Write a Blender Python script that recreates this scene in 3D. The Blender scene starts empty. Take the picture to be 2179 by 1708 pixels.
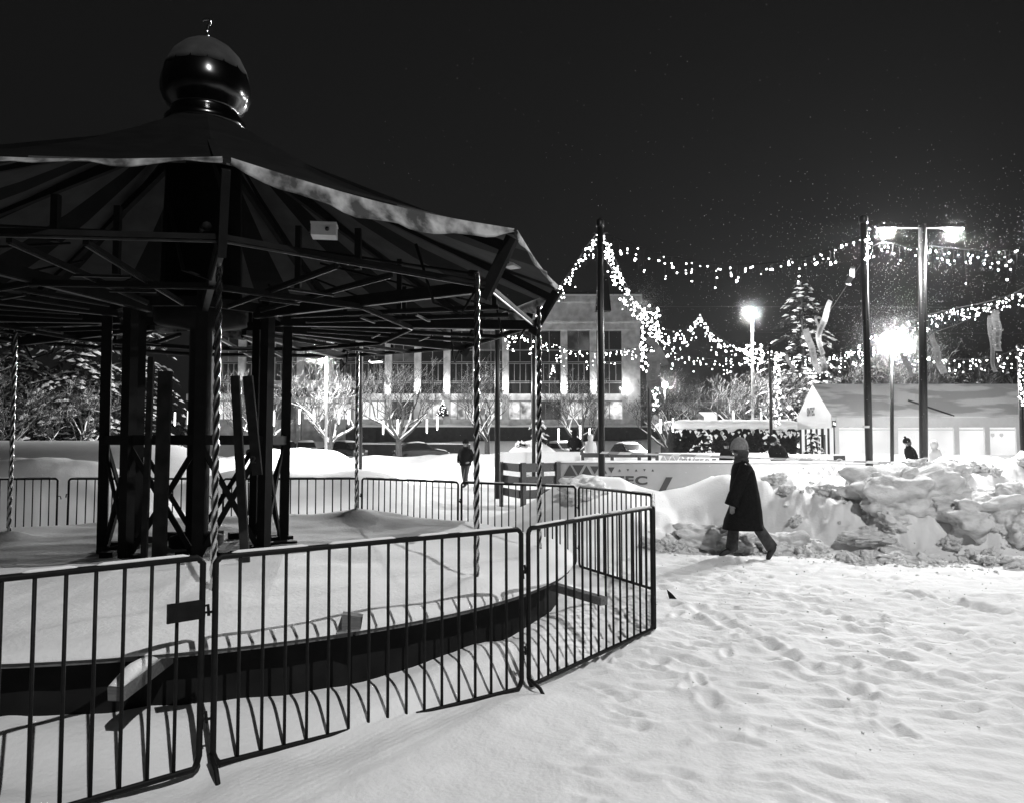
import bpy, math, random
import numpy as np
from mathutils import Vector, Matrix

random.seed(7)
R = math.radians
SC = bpy.context.scene
COL = SC.collection
# ------------------------------------------------------------------ camera geometry
F, CX, CY, CAMH = 1632.0, 1089.0, 854.0, 1.7
PITCH = math.atan((940 - 854) / F)
CP, SP = math.cos(PITCH), math.sin(PITCH)


def ray(x, y):
    u, v = (x - CX) / F, (CY - y) / F
    return Vector((u, CP - v * SP, SP + v * CP))


def at(x, y, Y):
    """world point seen at picture position x, y at distance Y ahead of the viewer"""
    d = ray(x, y)
    k = Y / d.y
    return Vector((d.x * k, Y, CAMH + d.z * k))


def gnd(x, y, h=0.0):
    d = ray(x, y)
    k = (h - CAMH) / d.z
    return Vector((d.x * k, d.y * k, h))


# ------------------------------------------------------------------ mesh builder
class MB:
    def __init__(self):
        self.v, self.f, self.m, self.s = [], [], [], []

    def add(self, vs, fs, mi=0, smooth=False):
        b = len(self.v)
        self.v += [tuple(p) for p in vs]
        for q in fs:
            self.f.append(tuple(b + i for i in q))
            self.m.append(mi)
            self.s.append(smooth)

    def box(self, c, size, rot=None, mi=0):
        x, y, z = (s / 2 for s in size)
        vs = [Vector(p) for p in ((-x, -y, -z), (x, -y, -z), (x, y, -z), (-x, y, -z), (-x, -y, z), (x, -y, z), (x, y, z), (-x, y, z))]
        if rot is not None:
            vs = [rot @ p for p in vs]
        c = Vector(c)
        self.add([c + p for p in vs], [(0, 3, 2, 1), (4, 5, 6, 7), (0, 1, 5, 4), (1, 2, 6, 5), (2, 3, 7, 6), (3, 0, 4, 7)], mi)
        return self

    def bar(self, p, q, w, h, up=(0, 0, 1), mi=0):
        """rectangular beam from p to q, w across and h along up"""
        p, q = Vector(p), Vector(q)
        d = q - p
        L = d.length
        d.normalize()
        up = Vector(up)
        s = d.cross(up)
        if s.length < 1e-4:
            s = d.cross(Vector((1, 0, 0)))
        s.normalize()
        u = s.cross(d)
        m = Matrix((d, s, u)).transposed()
        return self.box((p + q) / 2, (L, w, h), m, mi)

    def tube(self, pts, r, n=6, mi=0, smooth=True, cap=True):
        pts = [Vector(p) for p in pts]
        k = len(pts)
        rs = r if isinstance(r, (list, tuple)) else [r] * k
        t0 = (pts[1] - pts[0]).normalized()
        a = t0.cross(Vector((0, 0, 1)))
        if a.length < 1e-3:
            a = t0.cross(Vector((1, 0, 0)))
        a.normalize()
        vs = []
        for i in range(k):
            t = (pts[min(i + 1, k - 1)] - pts[max(i - 1, 0)])
            if t.length < 1e-9:
                t = t0.copy()
            t.normalize()
            a = a - t * a.dot(t)
            if a.length < 1e-6:
                a = t.orthogonal()
            a.normalize()
            b = t.cross(a)
            for j in range(n):
                an = 2 * math.pi * j / n
                vs.append(pts[i] + (a * math.cos(an) + b * math.sin(an)) * rs[i])
        fs = []
        for i in range(k - 1):
            for j in range(n):
                j2 = (j + 1) % n
                fs.append((i * n + j, i * n + j2, (i + 1) * n + j2, (i + 1) * n + j))
        if cap:
            fs.append(tuple(range(n))[::-1])
            fs.append(tuple((k - 1) * n + j for j in range(n)))
        self.add(vs, fs, mi, smooth)
        return self

    def lathe(self, prof, c=(0, 0, 0), n=16, mi=0, smooth=True):
        """profile of (radius, height) pairs turned about the vertical through c"""
        c = Vector(c)
        vs, fs = [], []
        for r, z in prof:
            for j in range(n):
                a = 2 * math.pi * j / n
                vs.append(c + Vector((r * math.cos(a), r * math.sin(a), z)))
        k = len(prof)
        for i in range(k - 1):
            for j in range(n):
                j2 = (j + 1) % n
                fs.append((i * n + j, i * n + j2, (i + 1) * n + j2, (i + 1) * n + j))
        if prof[0][0] > 1e-5:
            fs.append(tuple(range(n))[::-1])
        if prof[-1][0] > 1e-5:
            fs.append(tuple((k - 1) * n + j for j in range(n)))
        self.add(vs, fs, mi, smooth)
        return self

    def loft(self, rings, mi=0, smooth=True, cap=True):
        n, k = len(rings[0]), len(rings)
        vs = [p for r in rings for p in r]
        fs = []
        for i in range(k - 1):
            for j in range(n):
                j2 = (j + 1) % n
                fs.append((i * n + j, i * n + j2, (i + 1) * n + j2, (i + 1) * n + j))
        if cap:
            fs.append(tuple(range(n))[::-1])
            fs.append(tuple((k - 1) * n + j for j in range(n)))
        self.add(vs, fs, mi, smooth)
        return self

    def prism(self, poly, p0, ax, ay, depth, mi=0):
        """flat outline poly (u, v) on the plane p0, ax, ay given a thickness along ax x ay"""
        ax, ay, p0 = Vector(ax), Vector(ay), Vector(p0)
        nrm = ax.cross(ay).normalized()
        a = [p0 + ax * u + ay * v for u, v in poly]
        b = [p + nrm * depth for p in a]
        n = len(poly)
        fs = [tuple(range(n))[::-1], tuple(range(n, 2 * n))]
        fs += [(i, (i + 1) % n, n + (i + 1) % n, n + i) for i in range(n)]
        self.add(a + b, fs, mi)
        return self

    def build(self, name, mats, parent=None):
        me = bpy.data.meshes.new(name)
        me.from_pydata(self.v, [], self.f)
        if not isinstance(mats, (list, tuple)):
            mats = [mats]
        for m in mats:
            me.materials.append(m)
        me.polygons.foreach_set('material_index', self.m)
        me.polygons.foreach_set('use_smooth', self.s)
        me.update()
        return link(name, me, parent)


def link(name, me, parent=None):
    o = bpy.data.objects.new(name, me)
    COL.objects.link(o)
    if parent is not None:
        o.parent = parent
    return o


def tag(o, label, cat, group=None, kind=None):
    o['label'] = label
    if cat:
        o['category'] = cat
    if group:
        o['group'] = group
    if kind:
        o['kind'] = kind
    return o


def thing(name, label, cat, loc=(0, 0, 0), rz=0.0, group=None):
    o = link(name, None)
    o.location = loc
    o.rotation_euler = (0, 0, rz)
    return tag(o, label, cat, group)


KIDS = {}


def kids(o):
    return [c for c in COL.objects if c.parent is o]


def dup(root, loc, rz=0.0, label=None, scale=None):
    if root.name not in KIDS:
        KIDS[root.name] = [(c, kids(c)) for c in kids(root)]
    r = root.copy()
    COL.objects.link(r)
    r.location = loc
    r.rotation_euler = (0, 0, rz)
    if scale:
        r.scale = scale
    if label:
        r['label'] = label
    for c, gs in KIDS[root.name]:
        d = c.copy()
        COL.objects.link(d)
        d.parent = r
        for g in gs:
            e = g.copy()
            COL.objects.link(e)
            e.parent = d
    return r


# ------------------------------------------------------------------ materials (the photograph is monochrome: all greys)
def mat(name, c, rough=0.7, metal=0.0, var=0.0, vscale=6.0, bump=0.0, bscale=40.0, spec=0.5, c2=None, thr=None, stretch=None, detail=5.0):
    m = bpy.data.materials.new(name)
    m.use_nodes = True
    nt = m.node_tree
    b = nt.nodes['Principled BSDF']
    b.inputs['Base Color'].default_value = (c, c, c, 1)
    b.inputs['Roughness'].default_value = rough
    b.inputs['Metallic'].default_value = metal
    b.inputs['Specular IOR Level'].default_value = spec
    tc = nt.nodes.new('ShaderNodeTexCoord')
    src = tc.outputs['Object']
    if stretch:
        mp = nt.nodes.new('ShaderNodeMapping')
        mp.inputs['Scale'].default_value = stretch
        nt.links.new(src, mp.inputs['Vector'])
        src = mp.outputs['Vector']
    if var or c2 is not None:
        nz = nt.nodes.new('ShaderNodeTexNoise')
        nz.inputs['Scale'].default_value = vscale
        nz.inputs['Detail'].default_value = detail
        nt.links.new(src, nz.inputs['Vector'])
        rp = nt.nodes.new('ShaderNodeValToRGB')
        lo, hi = (c * (1 - var), c * (1 + var)) if c2 is None else (c, c2)
        e = rp.color_ramp.elements
        t = thr or (0.3, 0.7)
        e[0].position, e[1].position = t
        e[0].color = (lo, lo, lo, 1)
        e[1].color = (min(hi, .95),) * 3 + (1,)
        nt.links.new(nz.outputs['Fac'], rp.inputs['Fac'])
        nt.links.new(rp.outputs['Color'], b.inputs['Base Color'])
    if bump:
        n2 = nt.nodes.new('ShaderNodeTexNoise')
        n2.inputs['Scale'].default_value = bscale
        n2.inputs['Detail'].default_value = 6
        nt.links.new(src, n2.inputs['Vector'])
        bp = nt.nodes.new('ShaderNodeBump')
        bp.inputs['Strength'].default_value = bump
        bp.inputs['Distance'].default_value = 0.02
        nt.links.new(n2.outputs['Fac'], bp.inputs['Height'])
        nt.links.new(bp.outputs['Normal'], b.inputs['Normal'])
    return m


def glow(name, strength, sample=False, var=0.0, vscale=1.0, lo=None):
    m = bpy.data.materials.new(name)
    m.use_nodes = True
    nt = m.node_tree
    nt.nodes.remove(nt.nodes['Principled BSDF'])
    e = nt.nodes.new('ShaderNodeEmission')
    e.inputs['Strength'].default_value = strength
    e.inputs['Color'].default_value = (1, 1, 1, 1)
    nt.links.new(e.outputs[0], nt.nodes['Material Output'].inputs['Surface'])
    if var:
        tc = nt.nodes.new('ShaderNodeTexCoord')
        nz = nt.nodes.new('ShaderNodeTexNoise')
        nz.inputs['Scale'].default_value = vscale
        nt.links.new(tc.outputs['Object'], nz.inputs['Vector'])
        rp = nt.nodes.new('ShaderNodeValToRGB')
        rp.color_ramp.elements[0].position = .35
        rp.color_ramp.elements[1].position = .65
        l = 1 - var
        rp.color_ramp.elements[0].color = (l, l, l, 1)
        nt.links.new(nz.outputs['Fac'], rp.inputs['Fac'])
        nt.links.new(rp.outputs['Color'], e.inputs['Color'])
    m.cycles.emission_sampling = 'AUTO' if sample else 'NONE'
    return m


M = dict(
    snow=mat('snow', .86, .75, spec=.25, var=.03, vscale=3, bump=.35, bscale=30),
    clod=mat('clean_snow_lump', .70, .85, spec=.1, c2=.87, vscale=1.6, thr=(.35, .6), bump=.5, bscale=18, detail=8),
    dirt_and_shade=mat('ploughed_snow', .56, .85, spec=.1, c2=.82, vscale=4.5, thr=(.34, .6), bump=.7, bscale=24, detail=9),  # grey mottle is part dirt, part undercut shade put into the colour
    black=mat('black_paint', .008, .7, var=.3, vscale=9, bump=.08, bscale=60, spec=.12),
    pole=mat('dark_pole_paint', .004, .4, var=.3, vscale=3, spec=.3),
    rail=mat('barrier_paint', .008, .55, var=.35, vscale=20, bump=.1, bscale=80, spec=.15),
    steel=mat('galvanised_steel', .05, .4, .8, var=.3, vscale=12),
    worn=mat('worn_steel', .045, .4, .85, var=.4, vscale=15),
    chrome=mat('polished_metal', .55, .14, 1.0, var=.15, vscale=7),
    dome=mat('gilded_dome', .06, .2, 1.0, var=.3, vscale=5, bump=.05, bscale=5),
    canvas=mat('canvas_dark', .006, .8, var=.3, vscale=5, spec=.1),
    canvas2=mat('canvas_pale', .055, .8, var=.2, vscale=4, spec=.1),
    valance=mat('valance_cloth', .06, .85, c2=.45, vscale=6.5, thr=(.36, .66), spec=.1, bump=.3, bscale=12),
    plank=mat('plank_wood', .12, .75, var=.3, vscale=10, stretch=(1, 8, 8)),
    deckside=mat('deck_side', .012, .8, var=.3, spec=.1),
    weathered=mat('weathered_board', .022, .85, var=.4, vscale=8, spec=.1),
    whitebox=mat('white_plastic', .62, .5, var=.12, vscale=14),
    concrete=mat('concrete', .6, .85, var=.35, vscale=1.1, bump=.15, bscale=6),
    conc_dark=mat('dark_stone', .02, .8, var=.4, vscale=2),
    glass=mat('window_glass', .02, .12, spec=.6),
    frame=mat('window_frame', .2, .6, var=.2),
    bark=mat('bark', .05, .9, var=.4, vscale=9, bump=.5, bscale=20),
    needle=mat('spruce_needles', .022, .85, var=.4, vscale=5, spec=.15),
    wood_dark=mat('dark_timber', .035, .7, var=.4, vscale=6, stretch=(1, 6, 6)),
    board=mat('white_board', .74, .5, var=.05, vscale=2),
    banner=mat('grey_banner', .22, .65, var=.12, vscale=1.4, bump=.25, bscale=2.2),
    ink=mat('dark_print', .02, .6),
    ink2=mat('grey_print', .3, .6, var=.25, vscale=5),
    tape_w=mat('tape_white', .75, .6), tape_g=mat('tape_grey', .3, .6),
    tentroof=mat('tent_roof', .5, .7, c2=.82, vscale=.8, thr=(.47, .55), stretch=(.45, 1, 2.2), spec=.2, bump=.2, bscale=3),
    tentwhite=mat('tent_fabric', .6, .6, var=.04),
    carpaint=mat('car_paint', .03, .25, var=.2, vscale=2, spec=.6),
    carwhite=mat('car_pale', .5, .3),
    rubber=mat('rubber', .02, .8),
    skin=mat('skin', .24, .6),
    coat=mat('wool_coat', .011, .95, var=.3, vscale=30, bump=.8, bscale=60, spec=.05),
    coat_w=mat('pale_coat', .66, .85, bump=.4, bscale=30),
    coat_g=mat('grey_coat', .4, .85, bump=.4, bscale=30),
    knit=mat('knitted_wool', .24, .95, var=.25, vscale=40, bump=.8, bscale=90, spec=.1),
    denim=mat('trouser_cloth', .055, .9, var=.35, vscale=14, bump=.3, bscale=40, spec=.1),
    boot=mat('boot_leather', .015, .6),
    hair=mat('hair', .04, .7, var=.3, stretch=(12, 12, 1)),
    glove=mat('grey_glove', .22, .9, var=.2, vscale=30),
    ribbon=mat('ribbon_cloth', .05, .7, var=.25, vscale=4),
    bulb=glow('bulb_glow', 22), bulb2=glow('bulb_glow_soft', 7),
    lens=glow('lamp_lens', 60), lens_dim=glow('dim_lamp_lens', 8),
    lit=glow('lit_interior', 1.25, True, .22, .7), lit2=glow('lit_window', 1.2, False, .85, .9),
    lit_soft=glow('dim_window', .09, False, .8, .6), tubeglow=glow('light_tube', 7),
    tent_lit=glow('tent_glow', 1.1, True, .22, .5),
    text_lit=glow('lit_sign', 1.1),
)

# ------------------------------------------------------------------ ground height
def vn(x, y, seed):
    xi, yi = np.floor(x).astype(np.int64), np.floor(y).astype(np.int64)
    fx, fy = x - xi, y - yi
    fx, fy = fx * fx * (3 - 2 * fx), fy * fy * (3 - 2 * fy)

    def h(i, j):
        n = (i * 374761393 + j * 668265263 + seed * 974634721) & 0xffffffff
        n = ((n ^ (n >> 13)) * 1274126177) & 0xffffffff
        n = ((n ^ (n >> 15)) * 461845907) & 0xffffffff
        return ((n ^ (n >> 16)) & 0xffff) / 32767.5 - 1
    a = h(xi, yi) * (1 - fx) + h(xi + 1, yi) * fx
    b = h(xi, yi + 1) * (1 - fx) + h(xi + 1, yi + 1) * fx
    return a * (1 - fy) + b * fy


def fbm(x, y, seed, o=4):
    r, a = 0, 1.0
    for i in range(o):
        r = r + a * vn(x * 2 ** i + 17.3 * i, y * 2 ** i - 9.1 * i, seed + i)
        a *= .5
    return r


def sst(a, b, x):
    t = np.clip((x - a) / (b - a), 0, 1)
    return t * t * (3 - 2 * t)


CREST = ([-1.2, -.4, .3, .9, 1.45, 2.2, 2.45, 2.65, 3.0, 3.5, 4.0, 5.2, 6.1, 6.6, 7.4, 8.2, 9.5, 14, 19, 24],
         [0, .1, .4, .8, 1.06, 1.0, .86, .78, .71, .85, 1.08, 1.07, 1.04, 1.1, 1.2, 1.32, 1.32, 1.3, 1.1, 0])
FOOT = ([-1, 1.0, 2.2, 3.4, 4.2, 5.2, 6.5, 9, 20], [13.2, 13.0, 12.4, 12.3, 12.0, 10.95, 10.9, 10.8, 10.6])
CRY = ([-1, 2.5, 4.0, 5.5, 20], [15.6, 15.8, 15.0, 13.9, 13.6])
PRINTS = []
_r = random.Random(11)
for i in range(760):
    t = _r.random()
    Y = 2.2 + 9.2 * _r.random() ** .75
    X = _r.uniform(-.1 + .1 * Y, .75 * Y + .6)
    PRINTS.append((X, Y, _r.uniform(.08, .15), _r.uniform(.035, .055), _r.choice((-.4, -.4, -.5, 1.1, .2)) + _r.gauss(0, .3), _r.uniform(.014, .045)))
RUTS = [(gnd(1915, 1262), gnd(2230, 1322), .06, .06), (gnd(1990, 1338), gnd(2230, 1380), .05, .05), (gnd(1640, 1262), gnd(2040, 1405), .035, .05), (gnd(1430, 1235), gnd(1900, 1300), .03, .05),
        (gnd(1480, 1290), gnd(1830, 1480), .035, .06), (gnd(1700, 1220), gnd(2230, 1262), .03, .05), (gnd(1820, 1400), gnd(2230, 1520), .035, .06)]
DC = Vector((-3.2, 7.85, 0))


def G(x, y, fine=True):
    x, y = np.asarray(x, float), np.asarray(y, float)
    d = np.hypot(x, y)
    z = .025 * fbm(x * .45, y * .45, 3, 3)
    # ploughed ridge
    hc, yf, yc = np.interp(x, *CREST), np.interp(x, *FOOT), np.interp(x, *CRY)
    rough = sst(3.6, 5.5, x)
    wob = .35 * fbm(x * .7, y * .7, 21, 3)
    up = sst(0, 1, (y + wob * (.4 + rough) - yf) / (yc - yf))
    up = up * (1 - .25 * rough) + rough * .25 * sst(0, .45, (y + wob - yf) / (yc - yf))
    dn = 1 - sst(0, 1, (y - yc) / 3.6)
    ridge = hc * np.where(y < yc, up, dn)
    ridge = ridge * (1 + (.03 + .07 * rough) * fbm(x * 1.1, y * 1.1, 31, 3))
    ridge += rough * (hc > .05) * np.clip(up * 4, 0, 1) * np.clip(dn * 2, 0, 1) * (.13 * fbm(x * 1.9, y * 1.9, 41, 4) + .11 * np.abs(fbm(x * 4.2, y * 4.2, 43, 4)) - .05)
    # cut undersides at the foot of the ridge
    ridge += (1 - rough) * sst(2.0, 2.5, x) * sst(0, .35, up) * (1 - sst(.3, .8, up)) * .10 * fbm(x * 2.6, y * 2.6, 47, 3)
    z = z + ridge

    def bump(cx, cy, rx, ry, h, p=1.0, s=0):
        q = np.sqrt(((x - cx) / rx) ** 2 + ((y - cy) / ry) ** 2)
        q = q * (1 + .12 * fbm(x * .6 + s, y * .6, 51, 2))
        return h * (1 - sst(0, 1, q ** p))
    # banks on the left beyond the back barriers
    z = np.maximum(z, bump(-10.2, 16.6, 3.4, 2.6, 1.35, 1.6, 3) + .04 * fbm(x * 2, y * 2, 61, 3) * (d > 13) * (x < -6))
    z = np.maximum(z, 1.75 * np.exp(-((y - 23 + .1 * x) / 4.2) ** 2) * (1 - sst(-11.5, -6.5, x)) + 0)
    z = np.maximum(z, 1.0 * np.exp(-((y - 21.5) / 2.6) ** 2) * sst(-11, -7.5, x) * (1 - sst(-4.2, -1.7, x)) * (1 + .2 * fbm(x * .5, y * .5, 5, 2)))
    z = np.maximum(z, bump(-9.6, 34.5, 5.2, 3.5, 1.5, 1.1, 5) + .12 * fbm(x * .9, y * .9, 63, 3) * (d > 29) * (d < 40) * (x < -4))
    z = np.maximum(z, (.85 + .22 * fbm(x * .35, y * .35, 71, 3)) * np.exp(-((y - 43) / 3.2) ** 2) * (1 - sst(10, 13, x)))
    z = np.maximum(z, bump(.95, 36.5, 2.6, 2.4, 1.8, 1.1, 9))
    z = np.maximum(z, (1.75 + .25 * fbm(x * .2, y * .2, 81, 2)) * np.exp(-((y - 80) / 4) ** 2) * (1 - sst(20, 26, x)))
    # drift along the near barriers, hollow between barriers and deck
    dd = np.hypot(x - DC.x, y - DC.y)
    z = z + (.20 + .05 * fbm(x * 1.1, y * 1.1, 91, 2)) * (1 - sst(3.75, 4.25, dd)) * (y < 9)
    z = z + .03 * np.exp(-((dd - 4.35) / .3) ** 2) * (y < 9) * (1 + 1.5 * fbm(x * 1.3, y * 1.3, 93, 2))
    if fine:
        path = sst(.9, 2.4, x + (y - 6) * .12) * sst(3.0, 5.5, y) * (1 - up.clip(0, 1)) * (y < 16)
        ca, sa = math.cos(R(-24)), math.sin(R(-24))
        u, w = x * ca + y * sa, -x * sa + y * ca
        tr = fbm(u * 1.1, w * 9.0, 101, 3)
        z = z + path * (.009 * tr + .008 * fbm(x * 5, y * 5, 103, 3) + .010 * fbm(u * 5, w * 15, 104, 3) - .045 * np.clip(fbm(u * .9, w * 6.5, 107, 3) - .45, 0, 1))
        near = (1 - path) * (d < 12) * (y < 9.5)
        z = z + near * (.012 * fbm(x * 3, y * 3, 109, 3))
        # wind ripples
        z = z + near * .003 * np.sin((w * 30) + 2 * fbm(x * 2, y * 2, 113, 2)) * np.clip(fbm(x * .6, y * .6, 115, 2), 0, 1)
        for p, q, dp, wd in RUTS:
            dx, dy = q.x - p.x, q.y - p.y
            t = np.clip(((x - p.x) * dx + (y - p.y) * dy) / (dx * dx + dy * dy), 0, 1)
            e = np.hypot(x - p.x - t * dx, y - p.y - t * dy) + .03 * fbm(x * 2.5, y * 2.5, 131, 2)
            k = (.55 + .45 * fbm(x * 3, y * 3, 133, 2)) * (y < 16)
            z = z + k * dp * (-np.exp(-(e / wd) ** 2) + .7 * np.exp(-((e - 2.1 * wd) / (.7 * wd)) ** 2))
        sel = np.nonzero((d < 12.5) & (y > 1) & (x > -2))[0] if np.ndim(x) else []
        xs_, ys_ = (x[sel], y[sel]) if np.ndim(x) else (x, y)
        for (px, py, a, b, an, dp) in PRINTS:
            if np.ndim(x) == 0:
                continue
            m = sel[(np.abs(xs_ - px) < .4) & (np.abs(ys_ - py) < .4)]
            if not len(m):
                continue
            xx, yy = x[m] - px, y[m] - py
            c, s = math.cos(an), math.sin(an)
            dp = dp * min(1, max(.25, (py - 2.2) / 4))
            q = ((xx * c + yy * s) / a) ** 2 + ((-xx * s + yy * c) / b) ** 2
            z[m] += dp * (-np.exp(-q * 1.2) + .35 * np.exp(-(np.sqrt(q) - 1.6) ** 2 * 3))
    z = np.where(d < 60, z, z)
    return z


def gz(x, y):
    return float(G(np.array([x]), np.array([y]), False)[0])


def make_ground():
    th = np.concatenate([np.arange(-180, -48, 4.0), np.arange(-48, 48, .12), np.arange(48, 180, 4.0)])
    th = np.radians(th)
    r = [0.5]
    while r[-1] < 130:
        r.append(r[-1] * (1.0062 if 3 < r[-1] < 14 else 1.0105))
    r = np.array(r + [160, 220, 320, 500, 900])
    nt, nr = len(th), len(r)
    T, RR = np.meshgrid(th, r)
    x, y = RR * np.sin(T), RR * np.cos(T)
    z = G(x.ravel(), y.ravel())
    co = np.stack([x.ravel(), y.ravel(), z], 1)
    co = np.vstack([co, [[0, 0, 0]]])
    i, j = np.meshgrid(np.arange(nr - 1), np.arange(nt), indexing='ij')
    j2 = (j + 1) % nt
    q = np.stack([i * nt + j, i * nt + j2, (i + 1) * nt + j2, (i + 1) * nt + j], -1).reshape(-1, 4)[:, ::-1]
    me = bpy.data.meshes.new('snow_ground')
    nq = len(q)
    c = len(co) - 1
    tri = np.array([[c, jj, (jj + 1) % nt] for jj in range(nt)])[:, ::-1]
    me.vertices.add(len(co))
    me.vertices.foreach_set('co', co.ravel())
    me.loops.add(nq * 4 + nt * 3)
    me.loops.foreach_set('vertex_index', np.concatenate([q.ravel(), tri.ravel()]))
    me.polygons.add(nq + nt)
    me.polygons.foreach_set('loop_start', np.concatenate([np.arange(nq) * 4, nq * 4 + np.arange(nt) * 3]))
    me.polygons.foreach_set('loop_total', np.concatenate([np.full(nq, 4), np.full(nt, 3)]))
    me.update(calc_edges=True)
    me.validate()
    me.polygons.foreach_set('use_smooth', np.ones(len(me.polygons), bool))
    me.materials.append(M['snow'])
    o = link('ground', me)
    o['kind'] = 'structure'
    o['label'] = 'white snow covered ground trodden into tracks and heaped into banks'
    # the surface should face up
    if me.polygons[nq // 2].normal.z < 0:
        me.flip_normals()
    return o


make_ground()
# ------------------------------------------------------------------ carousel
PH = .55                                     # deck height
car = thing('carousel', 'closed round carousel frame with dark canopy and gilded onion dome', 'carousel', (DC.x, DC.y, 0))


def pol(r, a, z):
    return Vector((r * math.cos(R(a)), r * math.sin(R(a)), z))


KA = [-66 + 36 * i for i in range(10)]
RK, ZK, RB, ZB = 3.72, 3.345, 3.46, 2.935
ZT, RT = 4.98, .37
mb = MB()
mb.lathe([(3.66, -.3), (3.66, .515)], n=40, mi=0, smooth=False)
for i in range(20):
    a0, a1 = 18 * i + .15, 18 * i + 17.85
    mb.loft([[pol(3.55, a, .515), pol(3.8, a, .515), pol(3.8, a, .553), pol(3.55, a, .553)] for a in (a0, (a0 * 2 + a1) / 3, (a0 + a1 * 2) / 3, a1)], mi=1, smooth=False)
mb.build('deck', [M['deckside'], M['plank']], car)
# canopy sheet of alternating pale and dark wedges, with a little thickness
mb = MB()
CUT = [0, .24, .52, .9, 1.0]
for i in range(10):
    A, B = pol(1, KA[i], 0), pol(1, KA[i] + 36, 0)
    for k in range(4):
        c = []
        for t in (CUT[k], CUT[k + 1]):
            d = A.lerp(B, t)
            top, edge = d * RT + Vector((0, 0, ZT)), d * RK + Vector((0, 0, ZK))
            row = []
            for s in range(6):
                q = top.lerp(edge, s / 5)
                q.z -= .16 * math.sin(math.pi * s / 5)
                row.append(q)
            c.append(row)
        for s in range(5):
            q = [c[0][s], c[0][s + 1], c[1][s + 1], c[1][s]]
            dn = [p - Vector((0, 0, .012)) for p in q]
            mb.add(q, [(0, 1, 2, 3)], 0)
            mb.add(q + dn, [(7, 6, 5, 4), (0, 4, 5, 1), (3, 2, 6, 7), (1, 5, 6, 2)], 1 if k in (0, 2) else 0)
mb.build('canopy', [M['canvas'], M['canvas2']], car)
rv = random.Random(5)
DEP = [.125, .07, .10, .1, .1, .1, .1, .1, .04, .012]
for i in range(10):
    mb = MB()
    A, B = pol(RK + .012, KA[i] + .4, ZK + .01), pol(RK + .012, KA[i] + 35.6, ZK + .01)
    out = (A + B).normalized()
    out.z = 0
    rows = []
    n = 22
    for j in range(n + 1):
        t = j / n
        p = A.lerp(B, t)
        dp = .012 + DEP[i] * math.sin(math.pi * t) ** .8 + .012 * math.sin(t * 23 + i) + rv.uniform(-.006, .006)
        fl = .05 * math.sin(math.pi * t) + .012 * math.sin(t * 31 + 2 * i)
        sag = -.05 * math.sin(math.pi * t)
        r = []
        for s in range(6):
            u = s / 5
            r.append(p + out * (fl * u * u * 1.6 + .022 * math.sin(u * 4 + t * 9) * u) + Vector((0, 0, sag - dp * u + .02 * (1 - u))))
        for s in range(5, -1, -1):
            r.append(r[s] - out * .012)
        rows.append(r)
    mb.loft(rows, smooth=True)
    mb.build('valance', M['valance'], car)
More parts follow.
